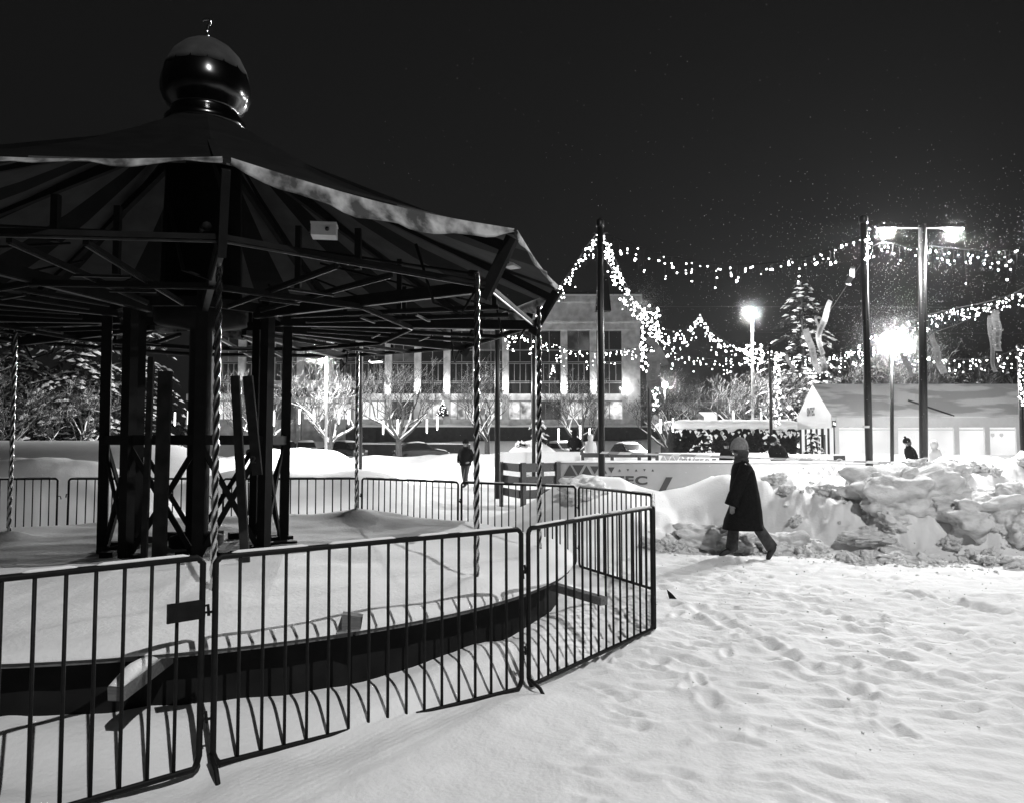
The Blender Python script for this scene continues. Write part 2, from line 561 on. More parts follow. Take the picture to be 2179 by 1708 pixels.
for i in range(10):
    a = KA[i]
    MB().bar(pol(RK - .02, a, ZK - .03), pol(RB - .03, a, ZB - .08), .05, .10, up=pol(1, a, 0)).build('bracket', M['black'], car)
    mb = MB()
    mb.bar(pol(.5, a, 4.72), pol(RK - .1, a, ZK - .09), .06, .08)
    mb.build('rafter', M['black'], car)
    mb = MB()
    mb.bar(pol(.8, a, ZB + .02), pol(RB, a, ZB + .02), .06, .09)
    mb.bar(pol(.8, a, ZB - .03), pol(RB, a, ZB - .03), .05, .012, mi=1)
    mb.build('radial_beam', [M['black'], M['worn']], car)
    mb = MB()
    mb.bar(pol(RB, a, ZB + .028), pol(RB, a + 36, ZB + .028), .03, .035)
    mb.bar(pol(RB, a, ZB), pol(RB, a + 36, ZB), .016, .014, mi=1)
    mb.build('outer_rail', [M['black'], M['steel']], car)
    mb = MB()
    mb.bar(pol(2.15, a, ZB - .03), pol(2.15, a + 36, ZB - .03), .03, .04)
    mb.bar(pol(2.15, a, ZB - .056), pol(2.15, a + 36, ZB - .056), .012, .01, mi=1)
    mb.build('inner_rail', [M['black'], M['steel']], car)
    mb = MB()
    p, q = pol(1.1, a + 10, ZB + .0), pol(3.2, a + 14, ZB + .0)
    mb.bar(p, q, .035, .03)
    mb.bar(p - Vector((0, 0, .022)), q - Vector((0, 0, .022)), .014, .012, mi=1)
    mb.build('crank_shaft', [M['black'], M['steel']], car)
    mb = MB()
    p2, q2 = pol(1.1, a + 26, ZB + .0), pol(3.2, a + 22, ZB + .0)
    mb.bar(p2, q2, .035, .03)
    mb.bar(p2 - Vector((0, 0, .022)), q2 - Vector((0, 0, .022)), .014, .012, mi=1)
    mb.build('crank_shaft', [M['black'], M['steel']], car)
    for f in (.35, .62):
        MB().bar(p.lerp(q, f) + Vector((0, 0, -.045)), p2.lerp(q2, f) + Vector((0, 0, -.045)), .022, .018).build('cross_bar', M['worn'], car)
    # tension rod with turnbuckle
    mb = MB()
    p, q = pol(RB - .05, a - 1.5, ZB + .10), pol(1.2, a - 3, ZB + .62)
    mb.tube([p, q], .012, 6)
    d = (q - p).normalized()
    s = Vector((-d.y, d.x, 0)).normalized()
    c = p.lerp(q, .28)
    for sg in (-1, 1):
        mb.bar(c - d * .12 + s * .025 * sg, c + d * .12 + s * .025 * sg, .012, .014)
        mb.bar(c + d * .12 * sg - s * .03, c + d * .12 * sg + s * .03, .03, .02)
    mb.tube([p - d * .02, p + d * .05], .03, 8)
    mb.build('tension_rod', M['black'], car)
    for f in (.3, .68):
        w = pol(2.15 if f < .5 else 3.1, a + 18, ZB + .02)
        MB().bar(w, w + Vector((0, 0, .52 if f < .5 else .3)), .045, .045).build('hanger', M['black'], car)
    mb = MB()
    mb.tube([pol(3.0, a + 30, ZB + .35), pol(3.1, a + 32, ZB - .12), pol(3.25, a + 35, ZB - .2), pol(3.4, a + 36, ZB + .05)], .012, 5)
    mb.build('power_cable', M['black'], car)
# hub tower
for k in range(8):
    a = 22.5 + 45 * k
    MB().bar(pol(.85, a, PH - .05), pol(.86, a, 3.1), .10, .09, up=pol(1, a, 0)).build('leg', M['black'], car)
for z, r in ((.58, .86), (1.72, .85), (3.0, .86)):
    mb = MB()
    for k in range(8):
        a = 22.5 + 45 * k
        mb.bar(pol(r, a, z), pol(r, a + 45, z), .06, .09)
    mb.build('hub_ring', M['black'], car)
for k in range(8):
    a = 22.5 + 45 * k
    mb = MB()
    mb.bar(pol(.84, a, .62), pol(.84, a + 45, 1.70), .05, .02, up=pol(1, a + 22, 0))
    mb.bar(pol(.82, a + 45, .62), pol(.865, a, 1.70), .05, .02, up=pol(1, a + 22, 0))
    mb.build('cross_brace', M['black'], car)
mb = MB()
mb.lathe([(.26, .5), (.26, .75), (.11, .8), (.11, 2.85), (.45, 2.9), (.45, 3.1), (.40, 3.12), (.36, 4.9)], n=14)
mb.build('drive_column', M['black'], car)
for (x0, y0, x1, y1, w) in ((500, 800, 522, 1195, .075), (352, 790, 338, 1195, .12), (322, 760, 306, 1195, .05), (527, 800, 548, 1010, .085)):
    o = MB().bar(at(x0, y0, 6.86) - DC, at(x1, y1, 6.86) - DC, w, .035, up=(0, -1, 0)).build('leaning_board', M['weathered'], car)
    if w == .085:
        numbered = o
for k in range(14):
    a = 360 / 14 * k
    MB().box(pol(rv.uniform(.72, .9), a, PH + .10), (rv.uniform(.15, .36), rv.uniform(.06, .16), rv.uniform(.06, .14)), Matrix.Rotation(R(a + rv.uniform(-60, 60)), 3, 'Z')).build('base_block', M['black'], car)
# dome
zt = lambda y: at(425, y, 7.85).z
mb = MB()
prof = [(.36, ZT - .05), (.40, ZT - .02), (.40, zt(262)), (.33, zt(256)), (.345, zt(247)), (.31, zt(242)), (.33, zt(236)), (.40, zt(224)), (.435, zt(206)), (.44, zt(190)), (.425, zt(170)), (.39, zt(148)), (.33, zt(126)), (.24, zt(107)), (.14, zt(95)), (.05, zt(88)), (.02, zt(84))]
n = 32
rings = []
for r, z in prof:
    ring = []
    for j in range(n):
        fl = 1 + (.02 * math.cos(16 * 2 * math.pi * j / n) if zt(236) < z < zt(110) else 0)
        ring.append(Vector((r * fl * math.cos(2 * math.pi * j / n), r * fl * math.sin(2 * math.pi * j / n), z)))
    rings.append(ring)
mb.loft(rings)
dome = mb.build('dome', M['dome'], car)
mb = MB()
mb.tube([(0, 0, zt(86)), (0, 0, zt(52))], [.02, .012], 8)
mb.tube([(-.06, 0, zt(46)), (-.03, 0, zt(42)), (.01, 0, zt(42)), (.035, 0, zt(46)), (.03, 0, zt(52)), (0, 0, zt(55))], [.006, .01, .013, .013, .011, .008], 8)
mb.build('finial', M['chrome'], dome)
# snow dusting on the dome's shoulder is a cap of its own
mb = MB()
mb.lathe([(.415, zt(160)), (.40, zt(148)), (.34, zt(124)), (.25, zt(105)), (.15, zt(92)), (.03, zt(85))], n=32)
mb.build('snow_cap', mat('dusting_of_snow', .045, .9, var=.3, vscale=6, spec=.1), dome)
# junction boxes
def jbox(p, s, rz):
    mb = MB()
    rot = Matrix.Rotation(R(rz), 3, 'Z')
    mb.box(p, (s, s * .8, s * .5), rot)
    mb.box(p + Vector((0, 0, s * .26)), (s * 1.05, s * .85, s * .06), rot)
    b = mb.build('junction_box', M['whitebox'], car)
    mb = MB()
    f = rot @ Vector((s * .15, -s * .4, 0))
    mb.tube([p + f, p + f + rot @ Vector((0, -s * .12, 0))], [s * .09, s * .06], 10)
    mb.tube([p + rot @ Vector((-s * .5, 0, 0)), p + rot @ Vector((-s * .62, 0, 0))], [s * .09, s * .07], 10)
    mb.build('cable_gland', M['steel'], b)


jbox(at(690, 493, 5.75) - DC, .185, 8)
jbox(at(1089, 562, 7.5) - DC, .15, 60)
# twisted horse poles
mb = MB()
rings = []
L = 2.46
n = 12
zz = 0
while zz < L:
    rings.append([Vector((.0205 * (1 + .24 * math.cos(3 * (2 * math.pi * j / n) - zz * 57)) * math.cos(2 * math.pi * j / n), .0205 * (1 + .24 * math.cos(3 * (2 * math.pi * j / n) - zz * 57)) * math.sin(2 * math.pi * j / n), zz)) for j in range(n)])
    zz += .0105
mb.loft(rings)
pole_o = mb.build('twisted_pole', M['chrome'], car)
mb = MB()
mb.lathe([(.055, 0), (.055, .05), (.035, .06), (.045, .08), (.045, .10), (.03, .12)], n=14)
sock_o = mb.build('pole_socket', M['black'], pole_o)
spots = [gnd(*p, PH) - DC for p in ((452, 1306), (1013, 1264), (1147, 1197), (757, 1124), (18, 1165))]
for i, p in enumerate(spots):
    p = Vector((p.x, p.y, PH))
    if i:
        o = pole_o.copy()
        COL.objects.link(o)
        s2 = sock_o.copy()
        COL.objects.link(s2)
        s2.parent = o
    else:
        o = pole_o
    o.location = p
    o.rotation_euler = (0, 0, i * .7)
# snow lying on the deck
nr, nt = 40, 120
vs, fs = [], []
ro = []
for i in range(nr + 1):
    r = 3.815 * i / nr
    for j in range(nt):
        a = 2 * math.pi * j / nt
        ro.append((r * math.cos(a), r * math.sin(a), r))
xs = np.array([p[0] for p in ro]); ys = np.array([p[1] for p in ro]); rs = np.array([p[2] for p in ro])
zs = .045 + .04 * (1 - sst(3.2, 3.79, rs)) + .02 * fbm(xs * 1.2, ys * 1.2, 201, 3) + .10 * np.exp(-((xs - 1.2) ** 2 + (ys - 2.7) ** 2) / .5) + .05 * np.exp(-((xs + .2) ** 2 + (ys - 2.9) ** 2) / .5)
zs += .02 * fbm(xs * 2.3, ys * 2.3, 207, 3)
for p in spots:
    zs += .07 * np.exp(-((xs - p.x) ** 2 + (ys - p.y) ** 2) / .03) + .03 * np.exp(-((xs - p.x + .2) ** 2 + (ys - p.y - .25) ** 2) / .12)
zs *= (1 - sst(3.72, 3.80, rs)) * .9 + .1
for k in range(len(ro)):
    vs.append((xs[k], ys[k], PH + .006 + max(zs[k], 0)))
for i in range(nr):
    for j in range(nt):
        fs.append((i * nt + j, (i + 1) * nt + j, (i + 1) * nt + (j + 1) % nt, i * nt + (j + 1) % nt))
base = (nr + 1) * nt
for j in range(nt):
    a = 2 * math.pi * j / nt
    vs.append((3.815 * math.cos(a), 3.815 * math.sin(a), PH - .006))
for j in range(nt):
    fs.append((nr * nt + j, base + j, base + (j + 1) % nt, nr * nt + (j + 1) % nt))
mb = MB()
mb.add(vs, fs, 0, True)
o = mb.build('deck_snow', M['snow'])
o.location = (DC.x, DC.y, 0)
tag(o, 'smooth snow blanket covering the carousel deck', None, kind='stuff')
# beams sticking out of the deck
def beam(name, p, q, w, h, label, snow=True):
    t = thing(name, label, 'beam', p)
    p, q = Vector(p), Vector(q)
    mb = MB().bar(Vector(), q - p, w, h)
    mb.build('timber', M['plank'], t)
    if snow:
        mb = MB()
        d = q - p
        rr = []
        sd = d.cross(Vector((0, 0, 1))).normalized()
        for j in range(12):
            u = j / 11
            hh = (.03 + .03 * math.sin(u * 5 + 1)) * (min(1, u * 6, (1 - u) * 6) * .9 + .1)
            c = d * u + Vector((0, 0, h / 2))
            rr.append([c + sd * (w * .5 * x) + Vector((0, 0, .003 + hh * zf)) for x, zf in ((-1, 0), (-.85, .7), (-.3, 1), (.3, .95), (.85, .6), (1, 0))])
        mb.loft(rr)
        mb.build('snow_cover', M['snow'], t)
    return t


beam('timber_beam', at(246, 1476, 3.95), at(412, 1352, 4.75), .085, .07, 'snow topped timber beam jutting from the deck towards the near barrier')
beam('timber_beam', at(1172, 1245, 6.55), at(1285, 1278, 6.0), .07, .06, 'dark thin timber sticking out at the right edge of the deck', False)
t = thing('wooden_block', 'small wooden block standing on the snowy deck rim', 'block', gnd(742, 1338, PH + .03))
MB().prism([(-.07, 0), (.07, 0), (.08, .07), (-.04, .09)], (0, 0, 0), (1, .15, 0), (0, 0, 1), -.09).build('block', M['plank'], t)

# ------------------------------------------------------------------ crowd barriers
PTS = [(-3.05, 2.56), (-1.56, 4.0), (.093, 5.24), (1.255, 6.85), (1.60, 8.74), (.886, 10.4), (-.78, 11.5), (-2.47, 12.55), (-4.75, 12.6)]
L0 = 2.0


def make_barrier(label):
    t = thing('crowd_barrier', label, 'barrier', (0, 0, 0), 0, 'crowd barriers round the carousel')
    mb = MB()
    r, zt_, zb = .0165, 1.14, .085
    c = .03
    loop = [(c, zb), (L0 - c, zb), (L0 - .012, zb + c * .8), (L0, zb + 2 * c), (L0, zt_ - c), (L0 - .015, zt_ - .012), (L0 - c, zt_), (c, zt_), (.015, zt_ - .012), (0, zt_ - c), (0, zb + 2 * c), (.012, zb + c * .8), (c, zb)]
    mb.tube([(x, 0, z) for x, z in loop], r, 8, cap=False)
    mb.build('frame', M['rail'], t)
    mb = MB()
    for u0, u1 in ((.08, .5), (.62, 1.05), (1.2, 1.42), (1.5, 1.93)):
        mb.tube([(u0, 0, zt_ + r * .8), (u0 + .03, 0, zt_ + r), (u1 - .03, .002, zt_ + r), (u1, 0, zt_ + r * .8)], [.004, .011, .010, .004], 6)
    mb.build('frost_line', M['snow'], t)
    bar = None
    N = 15
    for i in range(N):
        x = L0 * (i + 1) / (N + 1)
        if bar is None:
            bar = MB().tube([(0, 0, zb), (0, 0, zt_)], .0095, 8).build('bar', M['rail'], t)
            o = bar
        else:
            o = bar.copy()
            COL.objects.link(o)
        o.location = (x, 0, 0)
    mb = MB()
    mb.tube([(-.012, 0, .14), (-.012, -.03, .13), (-.012, -.10, .09), (-.012, -.15, .02), (-.012, -.17, -.05)], .013, 7)
    mb.build('foot', M['rail'], t)
    for z in (.32, .86):
        MB().tube([(-.0, 0, z), (-.05, .01, z), (-.06, .0, z - .05)], .008, 6).build('hook', M['rail'], t)
        MB().tube([(L0, 0, z + .03), (L0 + .03, .0, z + .035), (L0 + .035, .0, z - .02)], .008, 6).build('hook', M['rail'], t)
    return t


BL = ['barrier panel at the lower left with a dark sign plate on its last bars',
      'nearest full barrier panel in front of the deck between two curved feet',
      'barrier panel in front of the deck ending at the barrier ring corner',
      'barrier panel seen nearly edge on at the right corner of the ring',
      'barrier panel behind the corner running back towards the slatted rink rail',
      'back barrier panel in front of the man in the dark jacket',
      'back barrier panel left of the dark jacket man beside the joint',
      'back barrier panel seen between the legs of the carousel hub',
      'back barrier panel left of the carousel hub by the snow hump',
      'back barrier panel at the far left edge before the snow hump']
segs = list(zip(PTS[:-1], PTS[1:])) + [((-4.95, 12.6), (-7.2, 12.45)), ((-7.3, 12.45), (-9.4, 12.3))]
b0 = make_barrier('x')
for i, (p, q) in enumerate(segs):
    p, q = Vector(p), Vector(q)
    d = q - p
    g = .035
    p2 = p + d.normalized() * g
    ln = d.length - 2 * g
    z0 = -.03
    if i == 0:
        o = b0
        o.location = (p2.x, p2.y, z0)
        o.rotation_euler = (0, 0, math.atan2(d.y, d.x))
        o.scale = (ln / L0, 1, 1)
        o['label'] = BL[0]
        ks = kids(o)
    else:
        o = b0.copy()
        COL.objects.link(o)
        o.location = (p2.x, p2.y, z0 + random.uniform(-.01, .01))
        o.rotation_euler = (0, random.uniform(-.006, .006), math.atan2(d.y, d.x))
        o.scale = (ln / L0, 1, 1)
        o['label'] = BL[i]
        for k in ks:
            if i > 2 and k.name.startswith('foot'):
                continue
            c = k.copy()
            COL.objects.link(c)
            c.parent = o
d0 = b0
mb = MB()
mb.box((L0 - .10, -.03, .885), (.17, .012, .095))
mb.build('sign_plate', M['rail'], d0)
# a dark scrap sticking out of the trodden snow
p = gnd(1425, 1273)
mb = MB().prism([(0, -.02), (.10, -.03), (.02, .06), (-.03, .10)], (0, 0, 0), (1, -.3, 0), (0, .2, 1), .012)
o = mb.build('scrap_plate', M['black'])
o.location = (p.x, p.y, 0)
tag(o, 'small dark pointed scrap sticking out of the snow by the barrier corner', 'scrap')
# ------------------------------------------------------------------ lamps
def add_light(o, loc, power, rad=.12):
    l = bpy.data.lights.new('lamp_light', 'POINT')
    l.energy = power
    l.shadow_soft_size = rad
    l.color = (1, 1, 1)
    lo = link('lamp_light', l, o)
    lo.location = loc
    return lo


def street_lamp(label, foot, top, arm, power, r=.065, m='pole', lens='lens', globe=False, lens_r=.16):
    """foot and top in world space; arm = offset of the head from the pole top"""
    foot, top, arm = Vector(foot), Vector(top), Vector(arm)
    t = thing('street_lamp', label, 'street lamp', foot)
    up = top - foot
    MB().tube([(0, 0, -.6), up * .5, up], [r, r * .9, r * .7], 12).build('pole', M[m], t)
    if arm.length > .05:
        MB().tube([up - Vector((0, 0, .05)), up + arm * .5 + Vector((0, 0, .05)), up + arm], r * .5, 8).build('arm', M[m], t)
    c = up + arm
    if globe:
        mb = MB()
        mb.lathe([(0.02, -lens_r), (lens_r * .7, -lens_r * .7), (lens_r, 0), (lens_r * .7, lens_r * .7), (0.02, lens_r)], c + Vector((0, 0, lens_r)), 16)
        mb.build('lamp_globe', M[lens], t)
        lp = c + Vector((0, -lens_r * 1.6, lens_r * .6))
    else:
        d = Vector((arm.x, arm.y, 0))
        d = d.normalized() if d.length > .01 else Vector((-1, 0, 0))
        s = Vector((-d.y, d.x, 0))
        mb = MB()
        mb.loft([[c + d * (x * .34) + s * (yy * w * .13) + Vector((0, 0, .05 + zz * .05)) for yy, zz in ((-1, -1), (1, -1), (.7, .8), (-.7, .8))] for x, w in ((-1, .5), (-.6, 1), (.6, 1), (1, .6))], smooth=False)
        mb.build('lamp_head', M[m], t)
        mb = MB()
        mb.loft([[c + d * (x * .26) + s * (yy * .11) + Vector((0, 0, zz)) for yy, zz in ((-1, 0), (-.5, -.045), (.5, -.045), (1, 0))] for x in (-1, -.5, .5, 1)], smooth=True)
        mb.build('lens', M[lens], t)
        lp = c + Vector((0, 0, -.22))
    if power:
        add_light(t, lp, power)
    return t


K = dict(near=23500, tee=2500, globe=4800, left=8500, tall=9000, far=15000)
street_lamp('tall mast lamp standing behind the viewer', (9.0, -14.4, 0), (9.0, -14.4, 23.6), (-.9, .5, .15), 0, .12)
MAST = [o for o in COL.objects if o.name == 'street_lamp'][0]
fl = bpy.data.lights.new('flood_light', 'SPOT')
fl.energy = K['near']
fl.spot_size = R(54)
fl.spot_blend = .75
fl.shadow_soft_size = .12
flo = link('flood_light', fl, MAST)
flo.location = (-.9, .5, 23.5)
flo.rotation_euler = (Vector((5.6, 11.0, 0)) - Vector((8.1, -13.9, 23.5))).to_track_quat('-Z', 'Y').to_euler()
# left white post lamp, dark arm lamp, tall lamp, far globe, pole-top lamp
p = at(693, 966, 36); q = at(695, 752, 36)
street_lamp('pale street lamp post glowing among the bare trees left', p, q, at(680, 748, 35.6) - q, K['left'], .07, 'whitebox', 'lens')
p = at(767, 974, 33); q = at(767, 742, 33)
street_lamp('dark lamp post with a short arm and a dim lamp beside the pale post', p, q, at(800, 770, 32.6) - q, 60, .08, 'pole', 'lens_dim')
p = at(1601, 892, 50); q = at(1600, 672, 50)
street_lamp('tall street lamp whose globe shines above the bare tree behind the hut', p, q, (0, 0, 0), K['tall'], .09, 'whitebox', 'lens', True, .26)
p = at(1414, 905, 58); q = at(1414, 826, 58)
street_lamp('low globe lamp glowing beside the building corner', p, q, (0, 0, 0), K['far'], .07, 'pole', 'lens', True, .24)
p = at(1897, 1010, 30); q = at(1897, 738, 30)
street_lamp('dazzling globe lamp on a dark post in front of the pavilion', p, q, (0, 0, 0), K['globe'], .075, 'pole', 'lens', True, .27)
# T lamp
TY = 17.0
p, q = at(1963, 1002, TY), at(1962, 478, TY)
t = thing('street_lamp', 'double headed T shaped lamp post on the snow ridge', 'street lamp', p)
MB().tube([(0, 0, -1), (q - p) * .5, q - p], [.09, .088, .085], 14).build('pole', M['pole'], t)
a0, a1 = at(1868, 482, TY) - p, at(2048, 482, TY) - p
MB().bar(a0, a1, .13, .09).build('cross_arm', M['pole'], t)
for x in (1886, 2029):
    c = at(x, 487, TY) - p
    o = MB().loft([[c + Vector((xx * .19, yy * .055, zz)) for yy, zz in ((-1, 0), (-.6, -.035), (.6, -.035), (1, 0))] for xx in (-1, -.6, .6, 1)]).build('lens', M['lens'], t)
    add_light(t, c + Vector((0, .07, -.18)), K['tee'])


def plain_pole(label, x, ytop, ybot, Y, r, name='lighting_pole', cat='pole'):
    p, q = at(x, ybot, Y), at(x, ytop, Y)
    q.x = p.x = (p.x + q.x) / 2
    t = thing(name, label, cat, p)
    MB().tube([(0, 0, -1.0), (q - p) * .5, q - p], [r, r, r * .95], 14).build('shaft', M['pole'], t)
    mb = MB()
    mb.lathe([(r * 1.15, 0), (r * 1.2, .03), (r * 1.2, .14), (r * .5, .19)], q - p - Vector((0, 0, .02)), 14)
    mb.tube([(-.16, 0, (q - p).z - .15), (.16, 0, (q - p).z - .15)], .012, 6)
    mb.build('cap', M['pole'], t)
    return t, p, q


PA_Y, PB_Y = 16.5, 16.5
pa, pa0, pa1 = plain_pole('tall dark pole rising from the smooth mound before the grey banner', 1278, 482, 1018, PA_Y, .073)
pb, pb0, pb1 = plain_pole('tall dark pole left of the T shaped lamp', 1843, 474, 1014, PB_Y, .078)
mb = MB()
mb.lathe([(.084, 0), (.084, .05)], at(1843, 910, PB_Y) - pb0, 14)
mb.tube([at(1843, 909, PB_Y) - pb0 + Vector((.08, -.02, .03)), at(1852, 905, PB_Y) - pb0 + Vector((0, -.05, 0))], .012, 5)
mb.build('tied_tape', M['tape_w'], pb)
ph, ph0, ph1 = plain_pole('dark pole standing between two carousel poles', 1058, 672, 987, 22.5, .08)
pi_, pi0, pi1 = plain_pole('slim dark pole behind the twisted rod by the canopy tip', 1135, 690, 975, 34, .085)
pf, pf0, pf1 = plain_pole('dark pole wrapped in bright lights at the building corner', 1380, 660, 972, 30, .075)
pg, pg0, pg1 = plain_pole('thin dark pole rising behind the snow topped hut', 1639, 738, 968, 40, .08)
pe, pe0, pe1 = plain_pole('dark pole with a light cluster at the right picture edge', 2172, 742, 1000, 27, .075)
# loudspeaker cabinet on pole A
c0, c1 = at(1281, 592, PA_Y + .1), at(1283, 662, PA_Y + .1)
t = thing('loudspeaker', 'tapered dark loudspeaker fixed to the tall pole before the banner', 'loudspeaker', c1)
h = c0.z - c1.z
mb = MB()
mb.loft([[Vector((x * w, .06 + y * .11, z)) for x, y in ((-1, -1), (1, -1), (1, 1), (-1, 1))] for w, z in ((.17, 0), (.16, .1), (.10, h))], smooth=False)
mb.build('cabinet', M['black'], t)
MB().bar((0, 0, h * .5), (0, .06, h * .5), .1, .05).build('clamp', M['worn'], t)

# ------------------------------------------------------------------ bulbs on strings
def ico(r, sub=1):
    import bmesh
    bm = bmesh.new()
    bmesh.ops.create_icosphere(bm, subdivisions=sub, radius=r)
    me = bpy.data.meshes.new('bulb')
    bm.to_mesh(me)
    bm.free()
    return me


BM = {}
for key in ('bulb', 'bulb2'):
    me = ico(1, 1)
    me.materials.append(M[key])
    BM[key] = me


def light_string(label, pts, Y0=None, n=29, drop=(0.14, 0.67), per=(1, 4), r=0.0160, rope=.009, seed=1, taper=True):
    """pts: world points the cable runs through (already sagging)"""
    rr = random.Random(seed)
    o0 = pts[0]
    t = thing('icicle_light_string', label, 'light string', o0, 0, 'light strings over the square')
    L = [0]
    for a, b in zip(pts[:-1], pts[1:]):
        L.append(L[-1] + (b - a).length)

    def on(s):
        for i in range(len(pts) - 1):
            if s <= L[i + 1] or i == len(pts) - 2:
                return pts[i].lerp(pts[i + 1], (s - L[i]) / max(L[i + 1] - L[i], 1e-6))
    mb = MB()
    mb.tube([p - o0 for p in pts], rope, 5)
    spots = []
    for i in range(n):
        s = L[-1] * (i + .5 + rr.uniform(-.35, .35)) / n
        p = on(s) - o0
        d = rr.uniform(*drop)
        e = p + Vector((rr.uniform(-.05, .05), 0, -d))
        mb.tube([p, p.lerp(e, .5) + Vector((rr.uniform(-.03, .03), rr.uniform(-.03, .03), 0)), e], rope * .5, 3)
        for k in range(rr.randint(*per)):
            f = rr.random() ** .75
            spots.append(p.lerp(e, min(f, 1)) + Vector((rr.uniform(-.03, .03), rr.uniform(-.02, .02), 0)))
    mb.build('cable', M['black'], t)
    rr.shuffle(spots)
    for i, p in enumerate(spots[:100]):
        o = link('bulb', BM['bulb' if rr.random() < .85 else 'bulb2'], t)
        o.location = p
        s = r * rr.choice((.7, .85, 1, 1, 1.15, 1.5))
        o.scale = (s, s, s)
    if len(spots) > 100:
        mb = MB()
        for p in spots[100:]:
            s = r * rr.uniform(.6, 1.2)
            mb.add([p + Vector(v) * s for v in ((1, 0, 0), (-1, 0, 0), (0, 1, 0), (0, -1, 0), (0, 0, 1), (0, 0, -1))],
                   [(0, 2, 4), (2, 1, 4), (1, 3, 4), (3, 0, 4), (2, 0, 5), (1, 2, 5), (3, 1, 5), (0, 3, 5)])
        o = mb.build('bulbs', M['bulb'], t)
        o['kind'] = 'stuff'
    return t


def run(lst, Y):
    """smooth curve through picture points lst at distances Y (a number or a pair)"""
    ys = Y if isinstance(Y, tuple) else (Y, Y)
    n = len(lst)
    P = [at(x, y, ys[0] + (ys[1] - ys[0]) * i / (n - 1)) for i, (x, y) in enumerate(lst)]
    out = []
    for i in range(n - 1):
        a, b, c, d = P[max(i - 1, 0)], P[i], P[i + 1], P[min(i + 2, n - 1)]
        for k in range(5):
            t = k / 5
            out.append(.5 * ((2 * b) + (c - a) * t + (2 * a - 5 * b + 4 * c - d) * t * t + (3 * b - a - 3 * c + d) * t ** 3))
    out.append(P[-1])
    return out


light_string('icicle light string sagging between the two tallest dark poles', run([(1282, 494), (1340, 518), (1420, 545), (1530, 562), (1640, 560), (1740, 540), (1838, 500)], 16.5), n=38, drop=(.08, .62), per=(1, 4), r=0.0161, seed=2)
light_string('light string climbing from the canopy tip to the tall pole before the banner', run([(1062, 680), (1120, 668), (1170, 632), (1215, 575), (1250, 522), (1274, 492)], (24, 16.5)), n=36, drop=(.08, .6), per=(2, 5), r=0.0161, seed=3)
light_string('light string falling from the tall mound pole to the bright corner pole', run([(1283, 500), (1305, 545), (1325, 590), (1345, 630), (1378, 665)], (16.5, 30)), n=40, drop=(.1, 1.0), per=(2, 6), r=0.0205, seed=4)
light_string('light string sagging low across the building windows', run([(1060, 676), (1100, 705), (1160, 728), (1230, 745), (1300, 748), (1376, 735)], (22.5, 30)), n=44, drop=(.1, .75), per=(2, 5), r=0.0174, seed=5)
light_string('light string from the bright corner pole up to the peak over the dark street', run([(1382, 668), (1400, 690), (1430, 704), (1462, 697), (1488, 668)], (30, 33)), n=30, drop=(.15, 1.1), per=(2, 6), r=0.0211, seed=6)
light_string('light string running down from the peak to the tall white lamp post', run([(1488, 668), (1510, 700), (1540, 725), (1575, 742), (1604, 750)], (33, 40)), n=34, drop=(.1, 1.0), per=(2, 6), r=0.0236, seed=7)
light_string('lower light string between the bright corner pole and the hut pole', run([(1384, 735), (1430, 752), (1490, 762), (1560, 765), (1638, 745)], (30, 40)), n=34, drop=(.1, 1.0), per=(1, 4), r=0.0211, seed=8)
light_string('light string crossing the snowy spruce towards the dazzling globe lamp', run([(1639, 745), (1690, 758), (1750, 762), (1810, 745), (1845, 720), (1893, 705)], (40, 31)), n=56, drop=(.1, 1.1), per=(2, 6), r=0.0223, seed=9)
light_string('light string rising from the globe lamp to the upper right edge', run([(1898, 700), (1960, 675), (2040, 655), (2110, 640), (2200, 612)], (31, 22)), n=48, drop=(.1, .8), per=(2, 5), r=0.0192, seed=10)
light_string('low light string above the pavilion roof right of the globe lamp', run([(1900, 740), (1960, 757), (2040, 765), (2110, 760), (2168, 742)], (31, 27)), n=42, drop=(.1, .75), per=(1, 4), r=0.0186, seed=12)
light_string('short icicle light string hanging right of the T shaped lamp', run([(1968, 522), (2010, 527), (2060, 532), (2120, 533), (2200, 520)], (17, 15)), n=20, drop=(.15, .75), per=(1, 4), r=0.0136, seed=13)
light_string('few icicle lights between the tall pole and the T shaped lamp', run([(1852, 528), (1880, 517), (1920, 525), (1956, 530)], 17), n=9, drop=(.1, .5), per=(1, 3), r=0.0124, seed=14)


def wound_string(label, x, y0, y1, Y, n, r, seed, spread=.1):
    rr = random.Random(seed)
    a, b = at(x, y0, Y), at(x, y1, Y)
    t = thing('light_chain', label, 'light chain', a, 0, 'light chains wound on poles')
    mb = MB()
    pts = []
    for i in range(n):
        f = i / (n - 1)
        pts.append(Vector((spread * math.sin(i * 1.9), -.12 - spread * .4 * math.cos(i * 1.9), (b.z - a.z) * f)))
    mb.tube(pts, .01, 4)
    mb.build('cable', M['black'], t)
    for p in pts:
        o = link('bulb', BM['bulb'], t)
        o.location = p + Vector((rr.uniform(-.05, .05), -.03, rr.uniform(-.05, .05)))
        s = r * rr.uniform(.7, 1.3)
        o.scale = (s, s, s)


wound_string('dense light chain wrapped round the top of the corner pole', 1380, 655, 790, 29.8, 90, .04, 21, .34)
wound_string('thin light chain hanging below the wrapped corner pole', 1392, 795, 872, 29.8, 24, .03, 22, .08)
wound_string('light chain trailing down the hut pole beside the spruce', 1650, 765, 905, 39.8, 46, .036, 23, .14)
wound_string('light chain clustered at the top of the right edge pole', 2170, 742, 860, 26.8, 50, .032, 24, .16)
wound_string('light chain bunched around the tall white lamp post', 1601, 735, 775, 40, 44, .042, 25, .45)
wound_string('frosty light chain wound below the top of the pole by the T lamp', 1836, 505, 560, PB_Y - .05, 14, .022, 26, .05)

